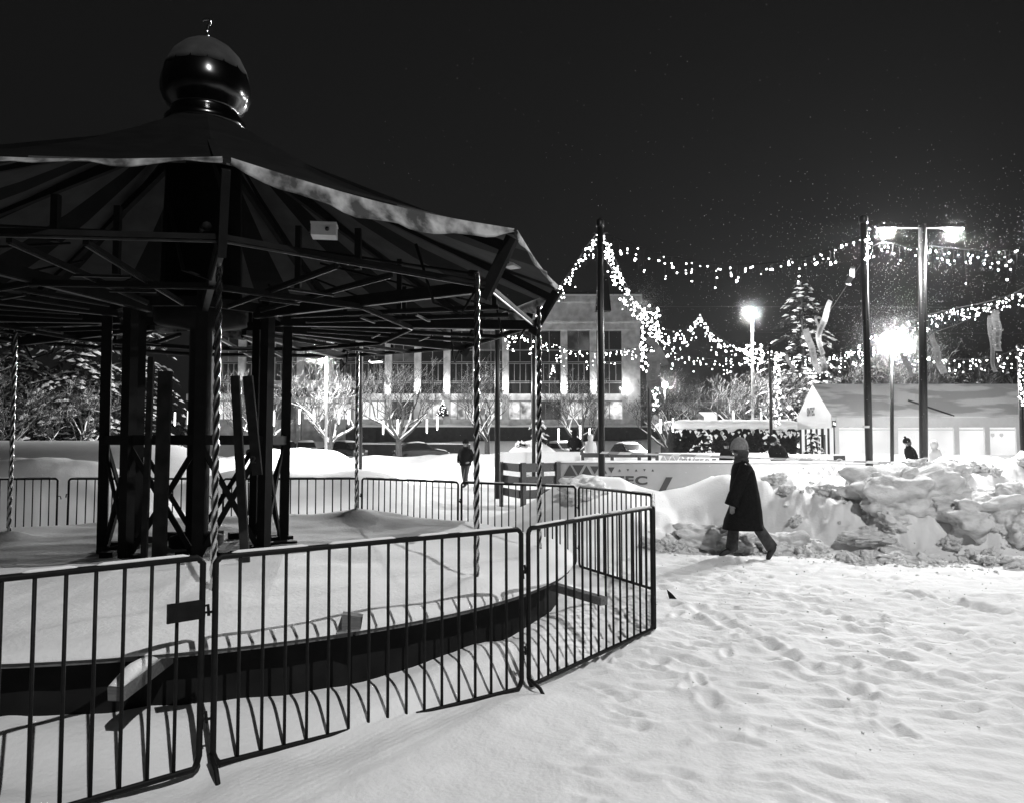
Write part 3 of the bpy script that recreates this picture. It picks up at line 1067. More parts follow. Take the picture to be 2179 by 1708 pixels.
# ------------------------------------------------------------------ ropes, pennants
def rope(label, pts, r=.008, m='steel', cat='rope', name='pennant_rope'):
    mb = MB().tube([p - pts[0] for p in pts], r, 5)
    o = mb.build(name, M[m])
    o.location = pts[0]
    return tag(o, label, cat)


rope('rope slanting down left from the tall pole beside the T lamp', run([(1842, 545), (1790, 625), (1745, 690), (1700, 735), (1640, 768)], (16.5, 24)))
rope('rope slanting from the globe lamp up to the right edge', run([(1900, 742), (1975, 712), (2060, 680), (2200, 600)], (24, 18)))
rope('rope running from the tall mound pole down to the corner pole', run([(1280, 540), (1320, 600), (1352, 645), (1380, 690)], (16.5, 30)))
rope('thin horizontal wire crossing the dark sky above the street', [at(1370, 653, 32), at(1600, 653, 32), at(1842, 654, 32), at(2200, 655, 32)], .006, 'steel', 'wire', 'wire')
rope('lower thin horizontal wire crossing behind the bright globe lamp', [at(1600, 708, 34), at(1842, 709, 34), at(2200, 710, 34)], .006, 'steel', 'wire', 'wire')
# striped tape
pts = run([(1278, 962), (1400, 966), (1560, 972), (1700, 977), (1843, 982), (1965, 986), (2080, 988), (2200, 987)], 16.4)
mb = MB()
for i in range(len(pts) - 1):
    a, b = pts[i], pts[i + 1]
    m_ = max(1, int((b - a).length / .16))
    for k in range(m_):
        p, q = a.lerp(b, k / m_), a.lerp(b, (k + 1) / m_)
        o = Vector((0, 0, .022 + .006 * math.sin(k + i)))
        sh = Vector((.03, 0, 0))
        mb.add([p - o - sh, q - o - sh, q + o + sh, p + o + sh] + [v + Vector((0, .004, 0)) for v in (p - o - sh, q - o - sh, q + o + sh, p + o + sh)],
               [(0, 1, 2, 3), (7, 6, 5, 4), (0, 4, 5, 1), (3, 2, 6, 7)], (i * 7 + k) % 2)
o = mb.build('barrier_tape', [M['tape_w'], M['tape_g']])
tag(o, 'striped barrier tape stretched between the tall poles above the snow ridge', 'tape')


def pennant(label, pic, Y, w, seed, marks=True):
    """ribbon following picture points pic at distance Y"""
    rr = random.Random(seed)
    P = run(pic, Y)
    o0 = P[0]
    t = thing('pennant_ribbon', label, 'pennant', o0, 0, 'pennants blowing on ropes')
    n = len(P)
    a0 = rr.uniform(-.5, .5)
    left, right = [], []
    rings = []
    for i, p in enumerate(P):
        d = (P[min(i + 1, n - 1)] - P[max(i - 1, 0)]).normalized()
        s = d.cross(Vector((0, 1, 0))).normalized()
        an = a0 * .5 + .22 * math.sin(i * .35 + seed)
        s = s * math.cos(an) + Vector((0, 1, 0)) * math.sin(an)
        k = w / 2 * (.9 + .12 * i / n)
        nn = s.cross(d).normalized() * .004
        c = p - o0 + Vector((0, .04 * math.sin(i * .7), 0))
        rings.append([c - s * k - nn, c + s * k - nn, c + s * k + nn, c - s * k + nn])
    MB().loft(rings, smooth=False).build('ribbon', M['ribbon'], t)
    if marks:
        mb = MB()
        i0, i1 = int(n * .3), int(n * .92)
        for i in range(i0, i1):
            for f in (0, .33, .66):
                if rr.random() < .12:
                    continue
                A, B = rings[i], rings[min(i + 1, n - 1)]
                l_, r_ = A[0].lerp(B[0], f), A[1].lerp(B[1], f)
                l2, r2 = A[0].lerp(B[0], f + .16), A[1].lerp(B[1], f + .16)
                for dn in (Vector((0, -.007, 0)),):
                    q = [l_.lerp(r_, .32), l_.lerp(r_, .70), l2.lerp(r2, .70), l2.lerp(r2, .32)]
                    nrm = (q[1] - q[0]).cross(q[2] - q[0]).normalized()
                    if nrm.y > 0:
                        nrm = -nrm
                    q = [v + nrm * .006 for v in q]
                    mb.add(q, [(0, 1, 2, 3)])
        mb.build('print', M['ink'], t)
    return t


pennant('short flared pennant hanging just left of the tall pole', [(1815, 568), (1812, 585), (1806, 598), (1804, 608)], 17.5, .12, 1, False)
pennant('long twisted pennant before the top of the spruce', [(1766, 640), (1756, 672), (1744, 705), (1742, 735), (1752, 755)], 19, .17, 2)
pennant('second pennant hanging under the long twisted one', [(1748, 755), (1751, 772), (1754, 790)], 19.3, .16, 3)
pennant('dark pennant left of the long twisted one with a split tail', [(1714, 700), (1722, 730), (1731, 760), (1743, 795)], 20.5, .19, 4)
pennant('thin folded pennant at the left end of the rope', [(1672, 755), (1680, 775), (1690, 790)], 22.5, .12, 5, False)
pennant('pale narrow pennant between the dark pennants', [(1735, 672), (1738, 690), (1741, 704)], 19.5, .09, 6, False)
pennant('pennant blowing down right beside the T shaped lamp post', [(1982, 712), (1988, 735), (1996, 765), (2008, 795)], 22, .2, 7)
pennant('narrow pennant hanging below the dazzling globe lamp', [(1918, 752), (1928, 775), (1940, 803)], 24, .12, 8, False)
pennant('wide pennant hanging straight at the upper right', [(2118, 660), (2119, 690), (2121, 720), (2122, 748)], 20, .22, 9)
pennant('tail pennant dangling behind the wide straight one', [(2106, 672), (2108, 720), (2112, 765), (2116, 792)], 20.2, .13, 10)
pennant('pennant blown right off the bright corner pole', [(1376, 720), (1392, 735), (1406, 755), (1415, 778)], 29.2, .3, 11, False)
pennant('pennant crumpled round the shaft of the corner pole', [(1385, 750), (1392, 775), (1388, 800), (1394, 825)], 29.0, .5, 12)
# ------------------------------------------------------------------ lettering
def text_mesh(s, size, parent, loc, m='ink', sx=1.0, name='lettering', rz=0, bold=.03, vertical=False):
    cu = bpy.data.curves.new('lettering', 'FONT')
    cu.body = s
    cu.size = size
    cu.extrude = .004
    cu.offset = bold * size
    cu.space_character = 1.12
    tmp = bpy.data.objects.new('tmp', cu)
    COL.objects.link(tmp)
    dg = bpy.context.evaluated_depsgraph_get()
    dg.update()
    me = bpy.data.meshes.new_from_object(tmp.evaluated_get(dg))
    bpy.data.objects.remove(tmp)
    me.materials.clear()
    me.materials.append(M[m])
    o = link(name, me, parent)
    o.location = loc
    o.rotation_euler = (R(90), 0, R(rz))
    o.scale = (sx, 1, 1)
    return o


# number painted on the leaning board by the hub
text_mesh('2', .09, car, at(533, 984, 6.81) - DC, 'ink', name='painted_number')

# ------------------------------------------------------------------ the long building
BY = 92.0
S = BY / F
def bx(x): return at(x, 854, BY).x
def bz(y): return at(1100, y, BY).z
X0, X1 = bx(395), bx(1362)
bld = thing('building', 'long three storey stone building with tall dark window bays', 'building', ((X0 + X1) / 2, BY, 0))
OX = (X0 + X1) / 2


def bbox(mb, x0, x1, y0, y1, ya, yb, mi=0):
    """box between picture columns x0..x1 and rows y0..y1, from depth ya to yb behind the facade plane"""
    a, b = bx(x0) - OX, bx(x1) - OX
    t, u = bz(y0), bz(y1)
    mb.box(((a + b) / 2, (ya + yb) / 2, (t + u) / 2), (b - a, yb - ya, t - u), None, mi)
    return mb


bbox(MB(), 395, 1362, 633, 1000, .9, 14).build('core', M['conc_dark'], bld)
mb = MB(); bbox(mb, 393, 1364, 645, 703, -.25, .9); mb.build('frieze', M['concrete'], bld)
mb = MB(); bbox(mb, 391, 1366, 632, 645, -.5, .9); bbox(mb, 392, 1365, 683, 687, -.4, -.25); mb.build('cornice', M['concrete'], bld)
mb = MB(); bbox(mb, 391, 1366, 628, 631.8, -.45, 14); mb.build('roof_snow', M['snow'], bld)
mb = MB(); bbox(mb, 1195, 1298, 606, 627, 4, 9); mb.build('plant_room', M['conc_dark'], bld)
mb = MB(); bbox(mb, 395, 1324, 838, 852, .1, .9); bbox(mb, 395, 1324, 892, 1000, .0, .9); mb.build('floor_band', M['concrete'], bld)
edges = [1325 - 62.5 * i for i in range(15)]
pil = None
for i, x in enumerate(edges):
    if i == 0:
        mb = MB(); bbox(mb, 1324, 1362, 703, 1000, -.1, .9); mb.build('corner_pier', M['concrete'], bld)
        continue
    wd = 11 if x in (edges[8],) else 7
    if pil is None:
        pil = bbox(MB(), x - wd, x + wd, 703, 1000, -.12, .9).build('pilaster', M['concrete'], bld)
        px = x
    else:
        o = pil.copy(); COL.objects.link(o)
        o.location = (bx(x) - bx(px), 0, 0)
rw = random.Random(3)
for i in range(14):
    xr, xl = edges[i] - (0 if i == 0 else 7), edges[i + 1] + 7
    ground_lit = 'lit' if i in (9, 8) else ('lit2' if rw.random() < .75 else 'lit_soft')
    for k, (ya, yb, nm, cols) in enumerate(((704, 743, 'glass', 2), (746, 769, 'glass', 2), (774, 810, 'glass', 4), (815, 837, 'glass', 2), (854, 891, ground_lit, 3 if i % 3 else 2))):
        mb = MB()
        fw = 1.2
        bbox(mb, xl, xr, ya - 1.5, ya, .28, .5); bbox(mb, xl, xr, yb, yb + 1.3, .28, .5)
        for c in range(cols + 1):
            xx = xl + (xr - xl) * c / cols
            bbox(mb, max(xl, xx - fw * .6), min(xr, xx + fw * .6), ya, yb, .30, .48)
        f = mb.build('window', M['frame'], bld)
        mb = MB()
        bbox(mb, xl, xr, ya, yb, .52, .6)
        mb.build('pane', M[nm if k == 4 else ('lit_soft' if rw.random() < .1 else 'glass')], f)
    if i % 1 == 0:
        # small up-lights on the piers
        mb = MB(); bbox(mb, edges[i] - 3, edges[i] + 3, 828, 838, -.5, -.15)
        mb.build('wall_lamp', M['tubeglow'], bld)
        add_light(bld, (bx(edges[i]) - OX, -.75, bz(824)), 200, .1)
# awning over the entrance
mb = MB(); bbox(mb, 540, 770, 817, 831, -5, 0); bbox(mb, 540, 770, 850, 860, -4.6, 0); mb.build('entrance_canopy', M['concrete'], bld)
mb = MB(); bbox(mb, 542, 768, 831.3, 849.7, -4.5, 0); mb.build('canopy_fascia', M['conc_dark'], bld)
mb = MB()
for k in range(13):
    x = 598 + k * 9.5
    bbox(mb, x, x + rw.uniform(3, 6), 834, 845, -4.62, -4.51)
mb.build('sign_lettering', M['ink2'], bld)
mb = MB()
for x in (545, 600, 655, 710, 765):
    bbox(mb, x - 3, x + 3, 860.2, 1000, -4.2, -3.7)
mb.build('entrance_column', M['concrete'], bld)

# lit decorations in windows
def lit_tree(label, x, y0, y1, Y, w, seed):
    rr = random.Random(seed)
    a, b = at(x, y1, Y), at(x, y0, Y)
    t = thing('christmas_tree', label, 'christmas tree', a)
    h = b.z - a.z
    MB().lathe([(w * .1, 0), (w * .1, h * .1), (w, h * .12), (w * .55, h * .5), (w * .6, h * .52), (.02, h)], n=12, smooth=False).build('crown', M['needle'], t)
    for k in range(34):
        f = rr.random() ** .8
        an = rr.uniform(math.pi, 2 * math.pi)
        r_ = w * (1 - f) * 1.05 + .02
        o = link('bulb', BM['bulb2'], t)
        o.location = (r_ * math.cos(an), r_ * math.sin(an), h * (.1 + .88 * f))
        o.scale = (.05, .05, .05)


lit_tree('small lit christmas tree in a ground floor window bay', 942, 852, 889, 91.6, .75, 1)
lit_tree('slim lit christmas tree in an upper window', 1176, 777, 808, 91.9, .4, 2)

# retaining wall before the building
WY = 82.0
mb = MB()
a, b = at(735, 940, WY), at(1500, 908, WY)
t = thing('terrace_wall', 'dark stone terrace wall with a snow cap before the building', 'wall', ((a.x + b.x) / 2, WY, 0))
t['kind'] = 'thing'
h = b.z
hw = (b.x - a.x) / 2
mb.box((0, 2, h / 2 - .3), (hw * 2, 4, h + .6))
for k in range(16):
    mb.box((-hw + (k + .5) * hw / 8, -.06, h * .62), (.35, .13, h * .7))
mb.build('wall_face', M['conc_dark'], t)
rings = []
for k in range(40):
    x = -hw + 2 * hw * k / 39
    hh = .26 + .1 * math.sin(k * 1.3) + .06 * math.sin(k * 3.1)
    rings.append([Vector((x, -.15, h + .003)), Vector((x, -.1, h + hh * .8)), Vector((x, .6, h + hh)), Vector((x, 8, h + hh)), Vector((x, 8, h + .003))])
MB().loft(rings).build('snow_cap', M['snow'], t)
# low dark barrier wall by the cars
p, q = at(740, 945, 68), at(1000, 945, 68)
t = thing('low_wall', 'low dark wall along the street behind the man in the dark jacket', 'wall', (p.x, 68, 0))
t['kind'] = 'thing'
MB().box(((q.x - p.x) / 2, 0, .55), (q.x - p.x, .4, 1.9)).box(((q.x - p.x) / 2 - 1.5, -.3, .5), ((q.x - p.x) - 3, .2, 1.5)).build('wall_face', M['conc_dark'], t)
mb = MB(); mb.loft([[Vector((x, -.25, 1.505)), Vector((x, -.2, 1.6 + .05 * math.sin(x))), Vector((x, .2, 1.62 + .05 * math.sin(x))), Vector((x, .25, 1.505))] for x in np.linspace(0, q.x - p.x, 24)])
mb.build('snow_cap', M['snow'], t)

# far low shop building with a lit front, and the curved roof before it
p, q = at(1400, 905, 88), at(1528, 853, 88)
t = thing('shop_building', 'low far shop building with a dazzling lit front', 'building', ((p.x + q.x) / 2, 88, 0))
w2 = (q.x - p.x) / 2
zf = lambda y: at(1470, y, 88).z
MB().box((0, 5, zf(880) / 2), (2 * w2, 9.4, zf(880))).build('body', M['concrete'], t)
MB().box((0, 4.6, (zf(854) + zf(862)) / 2), (2 * w2 + .4, 9.8, zf(854) - zf(862))).build('roof', M['concrete'], t)
mb = MB()
for k in range(20):
    mb.box((-w2 + (k + .5) * w2 / 10, .1, (zf(862.5) + zf(876)) / 2), (w2 / 10 * .72, .12, zf(862.5) - zf(876)))
mb.build('grille', M['frame'], t)
MB().box((0, .25, (zf(876) + zf(912)) / 2), (2 * w2 - .3, .1, zf(876) - zf(912))).build('shop_window', M['lit'], t)
for k, x in enumerate((1497, 1507, 1520)):
    c = at(x, 885, 87.9)
    mb = MB()
    X = c.x - (p.x + q.x) / 2
    zl, zh = zf(891), zf(882)
    mb.box((X - .22, -.02, (zl + zh) / 2), (.14, .06, zh - zl)).box((X, -.02, zh - .07), (.3, .06, .14)).box((X, -.02, (zl + zh) / 2), (.3, .06, .12))
    if k < 2:
        mb.box((X + .22, -.02, (zl + zh) / 2), (.14, .06, zh - zl))
    mb.build('sign_letter', M['text_lit'], t)
p = at(1430, 905, 78)
t = thing('curved_shelter', 'dark shelter with a drooping curved roof beside the shop', 'shelter', (p.x, 78, 0))
w2 = at(1497, 905, 78).x - p.x
zf = lambda y: at(1470, y, 78).z
rings = []
for k in range(15):
    f = k / 14
    x = -.8 + (w2 + .8) * f
    z = zf(855) + (zf(889) - zf(855)) * f ** 2.1
    rings.append([Vector((x, -.1, z - .3)), Vector((x, -.1, z + .12)), Vector((x, 6, z + .12)), Vector((x, 6, z - .3))])
MB().loft(rings).build('roof', M['concrete'], t)
mb = MB()
for k in range(11):
    f = (k + .5) / 11
    x = -.8 + (w2 + .8) * f
    z = zf(855) + (zf(889) - zf(855)) * f ** 2.1 - .32
    mb.box((x, .3, z / 2), (.12, .12, z))
mb.build('mullion', M['frame'], t)
MB().loft([[Vector((x, .42, 0)), Vector((x, .42, z)), Vector((x, .5, z)), Vector((x, .5, 0))] for x, z in ((-.8, zf(858) - .3), (w2 * .4, zf(868) - .3), (w2 - .3, zf(886) - .35))]).build('pane', M['glass'], t)

# ------------------------------------------------------------------ hut clad with dark boughs
HY = 44.0
p, q = at(1434, 975, HY), at(1690, 912, HY)
t = thing('market_hut', 'long dark hut clad in fir twigs under a thick snow roof', 'hut', ((p.x + q.x) / 2, HY, 0))
hw = (q.x - p.x) / 2
hz = q.z
MB().box((0, 2, hz / 2 - .1), (2 * hw, 4, hz + .2)).build('wall', M['needle'], t)
rr = random.Random(9)
mb = MB()
for k in range(2600):
    x, z = rr.uniform(-hw, hw), rr.uniform(0, hz + .1)
    p0 = Vector((x, -.02, z))
    d = Vector((rr.uniform(-.2, .2), rr.uniform(-.16, -.04), rr.uniform(-.25, .12)))
    s = Vector((rr.uniform(.03, .06), 0, rr.uniform(-.03, .03)))
    mb.add([p0 - s, p0 + d * .6 - s * 1.2, p0 + d, p0 + d * .6 + s * 1.2, p0 + s], [(0, 1, 2, 3, 4)])
mb.build('fir_twigs', M['needle'], t)
rings = []
for k in range(60):
    f = k / 59
    x = -hw - .35 + (2 * hw + .7) * f
    ed = min(1, f * 14, (1 - f) * 14)
    z1 = hz + .2 + .33 * ed ** .5 + .02 * math.sin(k)
    lo = hz + .02 - .10 * rr.random() ** 2 * 2
    rings.append([Vector((x, -.3, lo)), Vector((x, -.36, hz + .15)), Vector((x, -.2, z1 - .04)), Vector((x, .3, z1)), Vector((x, 4.2, z1)), Vector((x, 4.3, lo))])
MB().loft(rings).build('snow_roof', M['snow'], t)
mb = MB()
for k in range(60):
    x, z = rr.uniform(-hw, hw), hz + .05 - abs(rr.gauss(0, .28))
    w_ = rr.uniform(.03, .12)
    h_ = rr.uniform(.04, .2)
    mb.prism([(-w_, 0), (0, -h_), (w_, 0), (w_ * .5, h_ * .4), (-w_ * .5, h_ * .4)], (x, -.14, z), (1, 0, 0), (0, 0, 1), .05)
mb.build('snow_clump', M['snow'], t)

# ------------------------------------------------------------------ pavilion
PY = 39.0
e0 = at(1778, 900, PY)
pav = thing('pavilion_tent', 'brightly lit glass walled event tent with snow patched roof', 'tent', (e0.x, PY, 0))
zE = at(1778, 884, PY).z
PW = 4.6
zR = at(1742, 817, PY + PW / 2).z
PL = at(2500, 900, PY).x - e0.x
zF = at(1778, 908, PY).z
# roof slope facing the viewer and the one behind
mb = MB()
for sy in (0, 1):
    y0, y1 = (-.15, PW / 2) if sy == 0 else (PW + .15, PW / 2)
    rows = []
    for k in range(31):
        x = -.25 + (PL + .5) * k / 30
        sg = .05 * math.sin(k * math.pi / 5) ** 2
        rows.append([Vector((x, y0, zE - .06)), Vector((x, (y0 + y1) / 2, (zE + zR) / 2 - sg - .03)), Vector((x, y1, zR)), Vector((x, y1, zR - .03)), Vector((x, (y0 + y1) / 2, (zE + zR) / 2 - sg - .07)), Vector((x, y0, zE - .1))])
    mb.loft(rows, smooth=False)
mb.build('roof', M['tentroof'], pav)
mb = MB()
mb.box((PL / 2, -.05, (zE + zF) / 2), (PL, .12, zE - zF))
mb.build('eave_band', M['tentwhite'], pav)
# gable end
mb = MB()
mb.prism([(0, zF - .05), (-PW, zF - .05), (-PW, zE), (-PW / 2, zR - .05), (0, zE)][::-1], (-.2, 0, 0), (0, -1, 0), (0, 0, 1), .05)
mb.build('gable', M['tentwhite'], pav)
for k in range(7):
    y = PW * k / 6
    MB().box((-.06, y, zF / 2), (.12, .10 if k not in (2,) else .2, zF)).build('gable_post', M['steel'] if k != 2 else M['pole'], pav)
for k in range(6):
    MB().box((-.02, PW * (k + .5) / 6, zF / 2), (.04, PW / 6 - .1, zF - .02)).build('gable_pane', M['tent_lit'], pav)
d = MB().box((-.10, PW * .42, 1.02), (.05, .05, 2.05)).box((-.10, PW * .42 - .75, 1.02), (.05, .05, 2.05)).box((-.10, PW * .42 - .375, 2.05), (.05, .8, .08)).box((-.10, PW * .42 - .375, .9), (.05, .05, 1.9)).build('door', M['steel'], pav)
MB().tube([(-.14, PW * .42 - .30, 1.1), (-.18, PW * .42 - .30, 1.1), (-.18, PW * .42 - .30, .9)], .015, 6).build('handle', M['pole'], d)
posts = [at(x, 940, PY).x - e0.x for x in (1779, 1903, 2033, 2098, 2165, 2290, 2420)]
for i, x in enumerate(posts):
    MB().box((x, -.02, zF / 2 - .1), (.26 if i else .2, .16, zF + .2)).build('wall_post', M['tentwhite'], pav)
for i in range(len(posts) - 1):
    f = MB().box(((posts[i] + posts[i + 1]) / 2, .03, zF / 2 - .1), (posts[i + 1] - posts[i] - .24, .03, zF + .18)).build('window', M['tent_lit'], pav)
    mb = MB()
    c = (posts[i] + posts[i + 1]) / 2
    hw = (posts[i + 1] - posts[i]) / 2 - .13
    mb.box((c, 0, zF - .14), (2 * hw, .05, .05))
    mb.build('frame', M['tentwhite'], f)
    mb = MB()
    for k in range(int(hw * 3)):
        x = c - hw + .2 + k * .45
        zz = zF - .32
        mb.prism([(-.09, 0), (.09, 0), (.10, -.12), (0, -.2), (-.10, -.12)], (x, .012, zz), (1, 0, 0), (0, 0, 1), .006)
    if i in (3, 4, 5):
        mb.build('bunting', glow('backlight_glow_cloth', .62), f)  # bunting emits, to imitate light coming through the cloth
text_mesh('SINTEC', .62, pav, (-.265, PW * .68, at(1742, 880, PY).z), 'ink', sx=.48, rz=-90)
mb = MB()
mb.tube([(posts[1] + 1.2, .9, zR - .95), (posts[2] - .1, -.1, zE - .02)], .05, 6)
mb.build('roof_seam', M['ink'], pav)

# ------------------------------------------------------------------ rink boards
def tri(mb, cx, cz, s, up, y):
    h = s * .87
    q = [(-s / 2, -h / 2), (s / 2, -h / 2), (0, h / 2)] if up else [(-s / 2, h / 2), (0, -h / 2), (s / 2, h / 2)]
    mb.prism([(cx + a, cz + b) for a, b in q], (0, y, 0), (1, 0, 0), (0, 0, 1), .004)


def board(label, x0, x1, ytop, Y, m, h=1.15, name='rink_board', Y1=None):
    a, b = at(x0, ytop, Y), at(x1, ytop, Y1 or Y)
    t = thing(name, label, 'rink board', (a.x, a.y, a.z - h), math.atan2(b.y - a.y, b.x - a.x))
    L = (Vector((b.x, b.y, 0)) - Vector((a.x, a.y, 0))).length
    MB().box((L / 2, .05, h / 2 - .1), (L, .09, h + .2)).build('panel', M[m], t)
    MB().box((L / 2, .05, h + .025), (L, .14, .05)).build('top_rail', M['board'], t)
    return t, L, h


NY = 20.0
PX = NY / F
t, L, h = board('grey banner rink board with dark triangles and letters by the mound', 1186, 1592, 983, NY, 'banner')
mb = MB()
for k in range(11):
    s = .34 * max(.06, 1 - k * .1) if k < 6 else .07
    tri(mb, .32 + k * .215, h - .20, s, k % 2 == 0, -.002)
    if k < 8:
        tri(mb, .32 + k * .215, h - .52, s * .9, k % 2 == 1, -.002)
mb.build('triangle_print', M['ink'], t)
text_mesh('SINTEC', .30, t, (at(1240, 1000, NY).x - at(1186, 1000, NY).x, -.004, h - .565), 'ink', sx=1.55, bold=.035)
x = at(1414, 1000, NY).x - at(1186, 1000, NY).x
MB().prism([(x - .22, h - .84), (x - .05, h - .84), (x + .2, h - .38), (x + .03, h - .38)], (0, -.002, 0), (1, 0, 0), (0, 0, 1), .004).build('slash_print', M['ink'], t)
t, L, h = board('white rink board with a few tiny triangles behind the walking woman', 1593, 1798, 984, NY, 'board')
mb = MB()
for k in range(10):
    s = .05 + .016 * k
    x = at(1688, 1000, NY).x - at(1593, 1000, NY).x + k * .13
    tri(mb, x, h - .14 - .1 * (k % 2), s, k % 2 == 1, -.002)
    if k > 5:
        tri(mb, x, h - .42 - .06 * (k % 2), s * .8, k % 2 == 0, -.002)
mb.build('triangle_print', M['ink2'], t)
t, L, h = board('white rink board with big grey triangles left of the pole by the T lamp', 1799, 2060, 985.5, NY, 'board')
mb = MB()
for k in range(14):
    s = .36 * (1 if k < 4 else max(.12, 1 - (k - 3) * .11))
    x = .12 + k * .24
    tri(mb, x, h - .24, s, k % 2 == 0, -.002)
    tri(mb, x, h - .60, s, k % 2 == 1, -.002)
mb.build('triangle_print', M['ink2'], t)
board('white rink board at the right edge behind the rough snow pile', 2061, 2330, 986, NY, 'board')
FY = 34.5
board('plain white far rink board left of the dark slatted part', 1062, 1234, 963, FY, 'board', Y1=FY + .6)
t, L, h = board('white far rink board with dark letters behind the grey banner', 1401, 1648, 965, FY, 'board')
mb = MB()
for k in range(9):
    s = .34 * (1 if k < 4 else max(.1, 1 - (k - 3) * .17))
    tri(mb, .2 + k * .2, h - .2, s, k % 2 == 0, -.002)
    tri(mb, .2 + k * .2, h - .52, s, k % 2 == 1, -.002)
mb.build('triangle_print', M['ink2'], t)
text_mesh('SINTEC', .30, t, (at(1450, 980, FY).x - at(1401, 980, FY).x, -.004, h - .445), 'ink', sx=1.15, bold=.035)
x = at(1514, 980, FY).x - at(1401, 980, FY).x
MB().prism([(x - .14, h - .56), (x + .04, h - .56), (x + .2, h - .22), (x + .02, h - .22)], (0, -.002, 0), (1, 0, 0), (0, 0, 1), .004).build('slash_print', M['ink'], t)
t, L, h = board('white far rink board with a dark square emblem', 1649, 1890, 968, FY, 'board')
mb = MB()
for k in range(11):
    s = .34 * (1 if k < 4 else max(.1, 1 - (k - 3) * .14))
    x = at(1684, 980, FY).x - at(1649, 980, FY).x + k * .2
    tri(mb, x, h - .2, s, k % 2 == 1, -.002)
    tri(mb, x, h - .52, s, k % 2 == 0, -.002)
mb.build('triangle_print', M['ink2'], t)
x = at(1785, 980, FY).x - at(1649, 980, FY).x
e = MB().box((x, -.01, h - .32), (.53, .012, .62)).build('emblem_plate', M['ink'], t)
mb = MB()
rg = [[Vector((x + (rr_) * math.cos(a), yy, h - .34 + rr_ * math.sin(a))) for rr_, yy in ((.17, -.018), (.19, -.018), (.19, -.022), (.17, -.022))] for a in np.linspace(0, 2 * math.pi, 25)]
mb.loft(rg, cap=False, smooth=False)
for k in range(6):
    a = k * math.pi / 3 + .5
    mb.bar((x, -.02, h - .34), (x + .12 * math.cos(a), -.02, h - .34 + .12 * math.sin(a)), .035, .01, up=(0, 1, 0))
mb.build('emblem', M['board'], e)
t, L, h = board('white far rink board ending with letters beside the T lamp post', 1891, 2330, 969, FY, 'board')
text_mesh('SINTEC', .30, t, (at(1985, 980, FY).x - at(1891, 980, FY).x, -.004, h - .445), 'ink', sx=1.15, bold=.035)
x = at(2042, 980, FY).x - at(1891, 980, FY).x
MB().prism([(x - .14, h - .56), (x + .04, h - .56), (x + .2, h - .22), (x + .02, h - .22)], (0, -.002, 0), (1, 0, 0), (0, 0, 1), .004).build('slash_print', M['ink'], t)


def slat_fence(label, p, q, z0, z1, nslat, posts, sh):
    p, q = Vector((p.x, p.y, 0)), Vector((q.x, q.y, 0))
    t = thing('slatted_rail', label, 'wooden rail', p)
    d = q - p
    zs = np.linspace(z1 - sh / 2, z0 + sh / 2, nslat)
    mb = MB()
    for z in zs:
        mb.bar(Vector((0, 0, z)), d + Vector((0, 0, z)), .05, sh)
    mb.build('slats', M['wood_dark'], t)
    n = Vector((d.y, -d.x, 0)).normalized() * .06
    for f in posts:
        MB().bar(d * f + n + Vector((0, 0, z0 - .5)), d * f + n + Vector((0, 0, z1 + .02)), .14, .07, up=n).build('post', M['wood_dark'], t)
    return t


sl = slat_fence('dark slatted wooden rail beside the grey banner board', at(1108, 978, 19.2), at(1185, 983, 20.0), .28, 1.17, 3, (.02, .5, .97), .22)
slat_fence('short dark slatted rail end angled away from the path', at(1070, 975, 20.5), at(1106, 978, 19.25), .3, 1.16, 3, (.02,), .2)
slat_fence('dark slatted rail on the far side of the rink by the pale coat', at(1236, 963, FY), at(1400, 964, FY), .3, 1.22, 3, (.02, .4, .75, .98), .2)

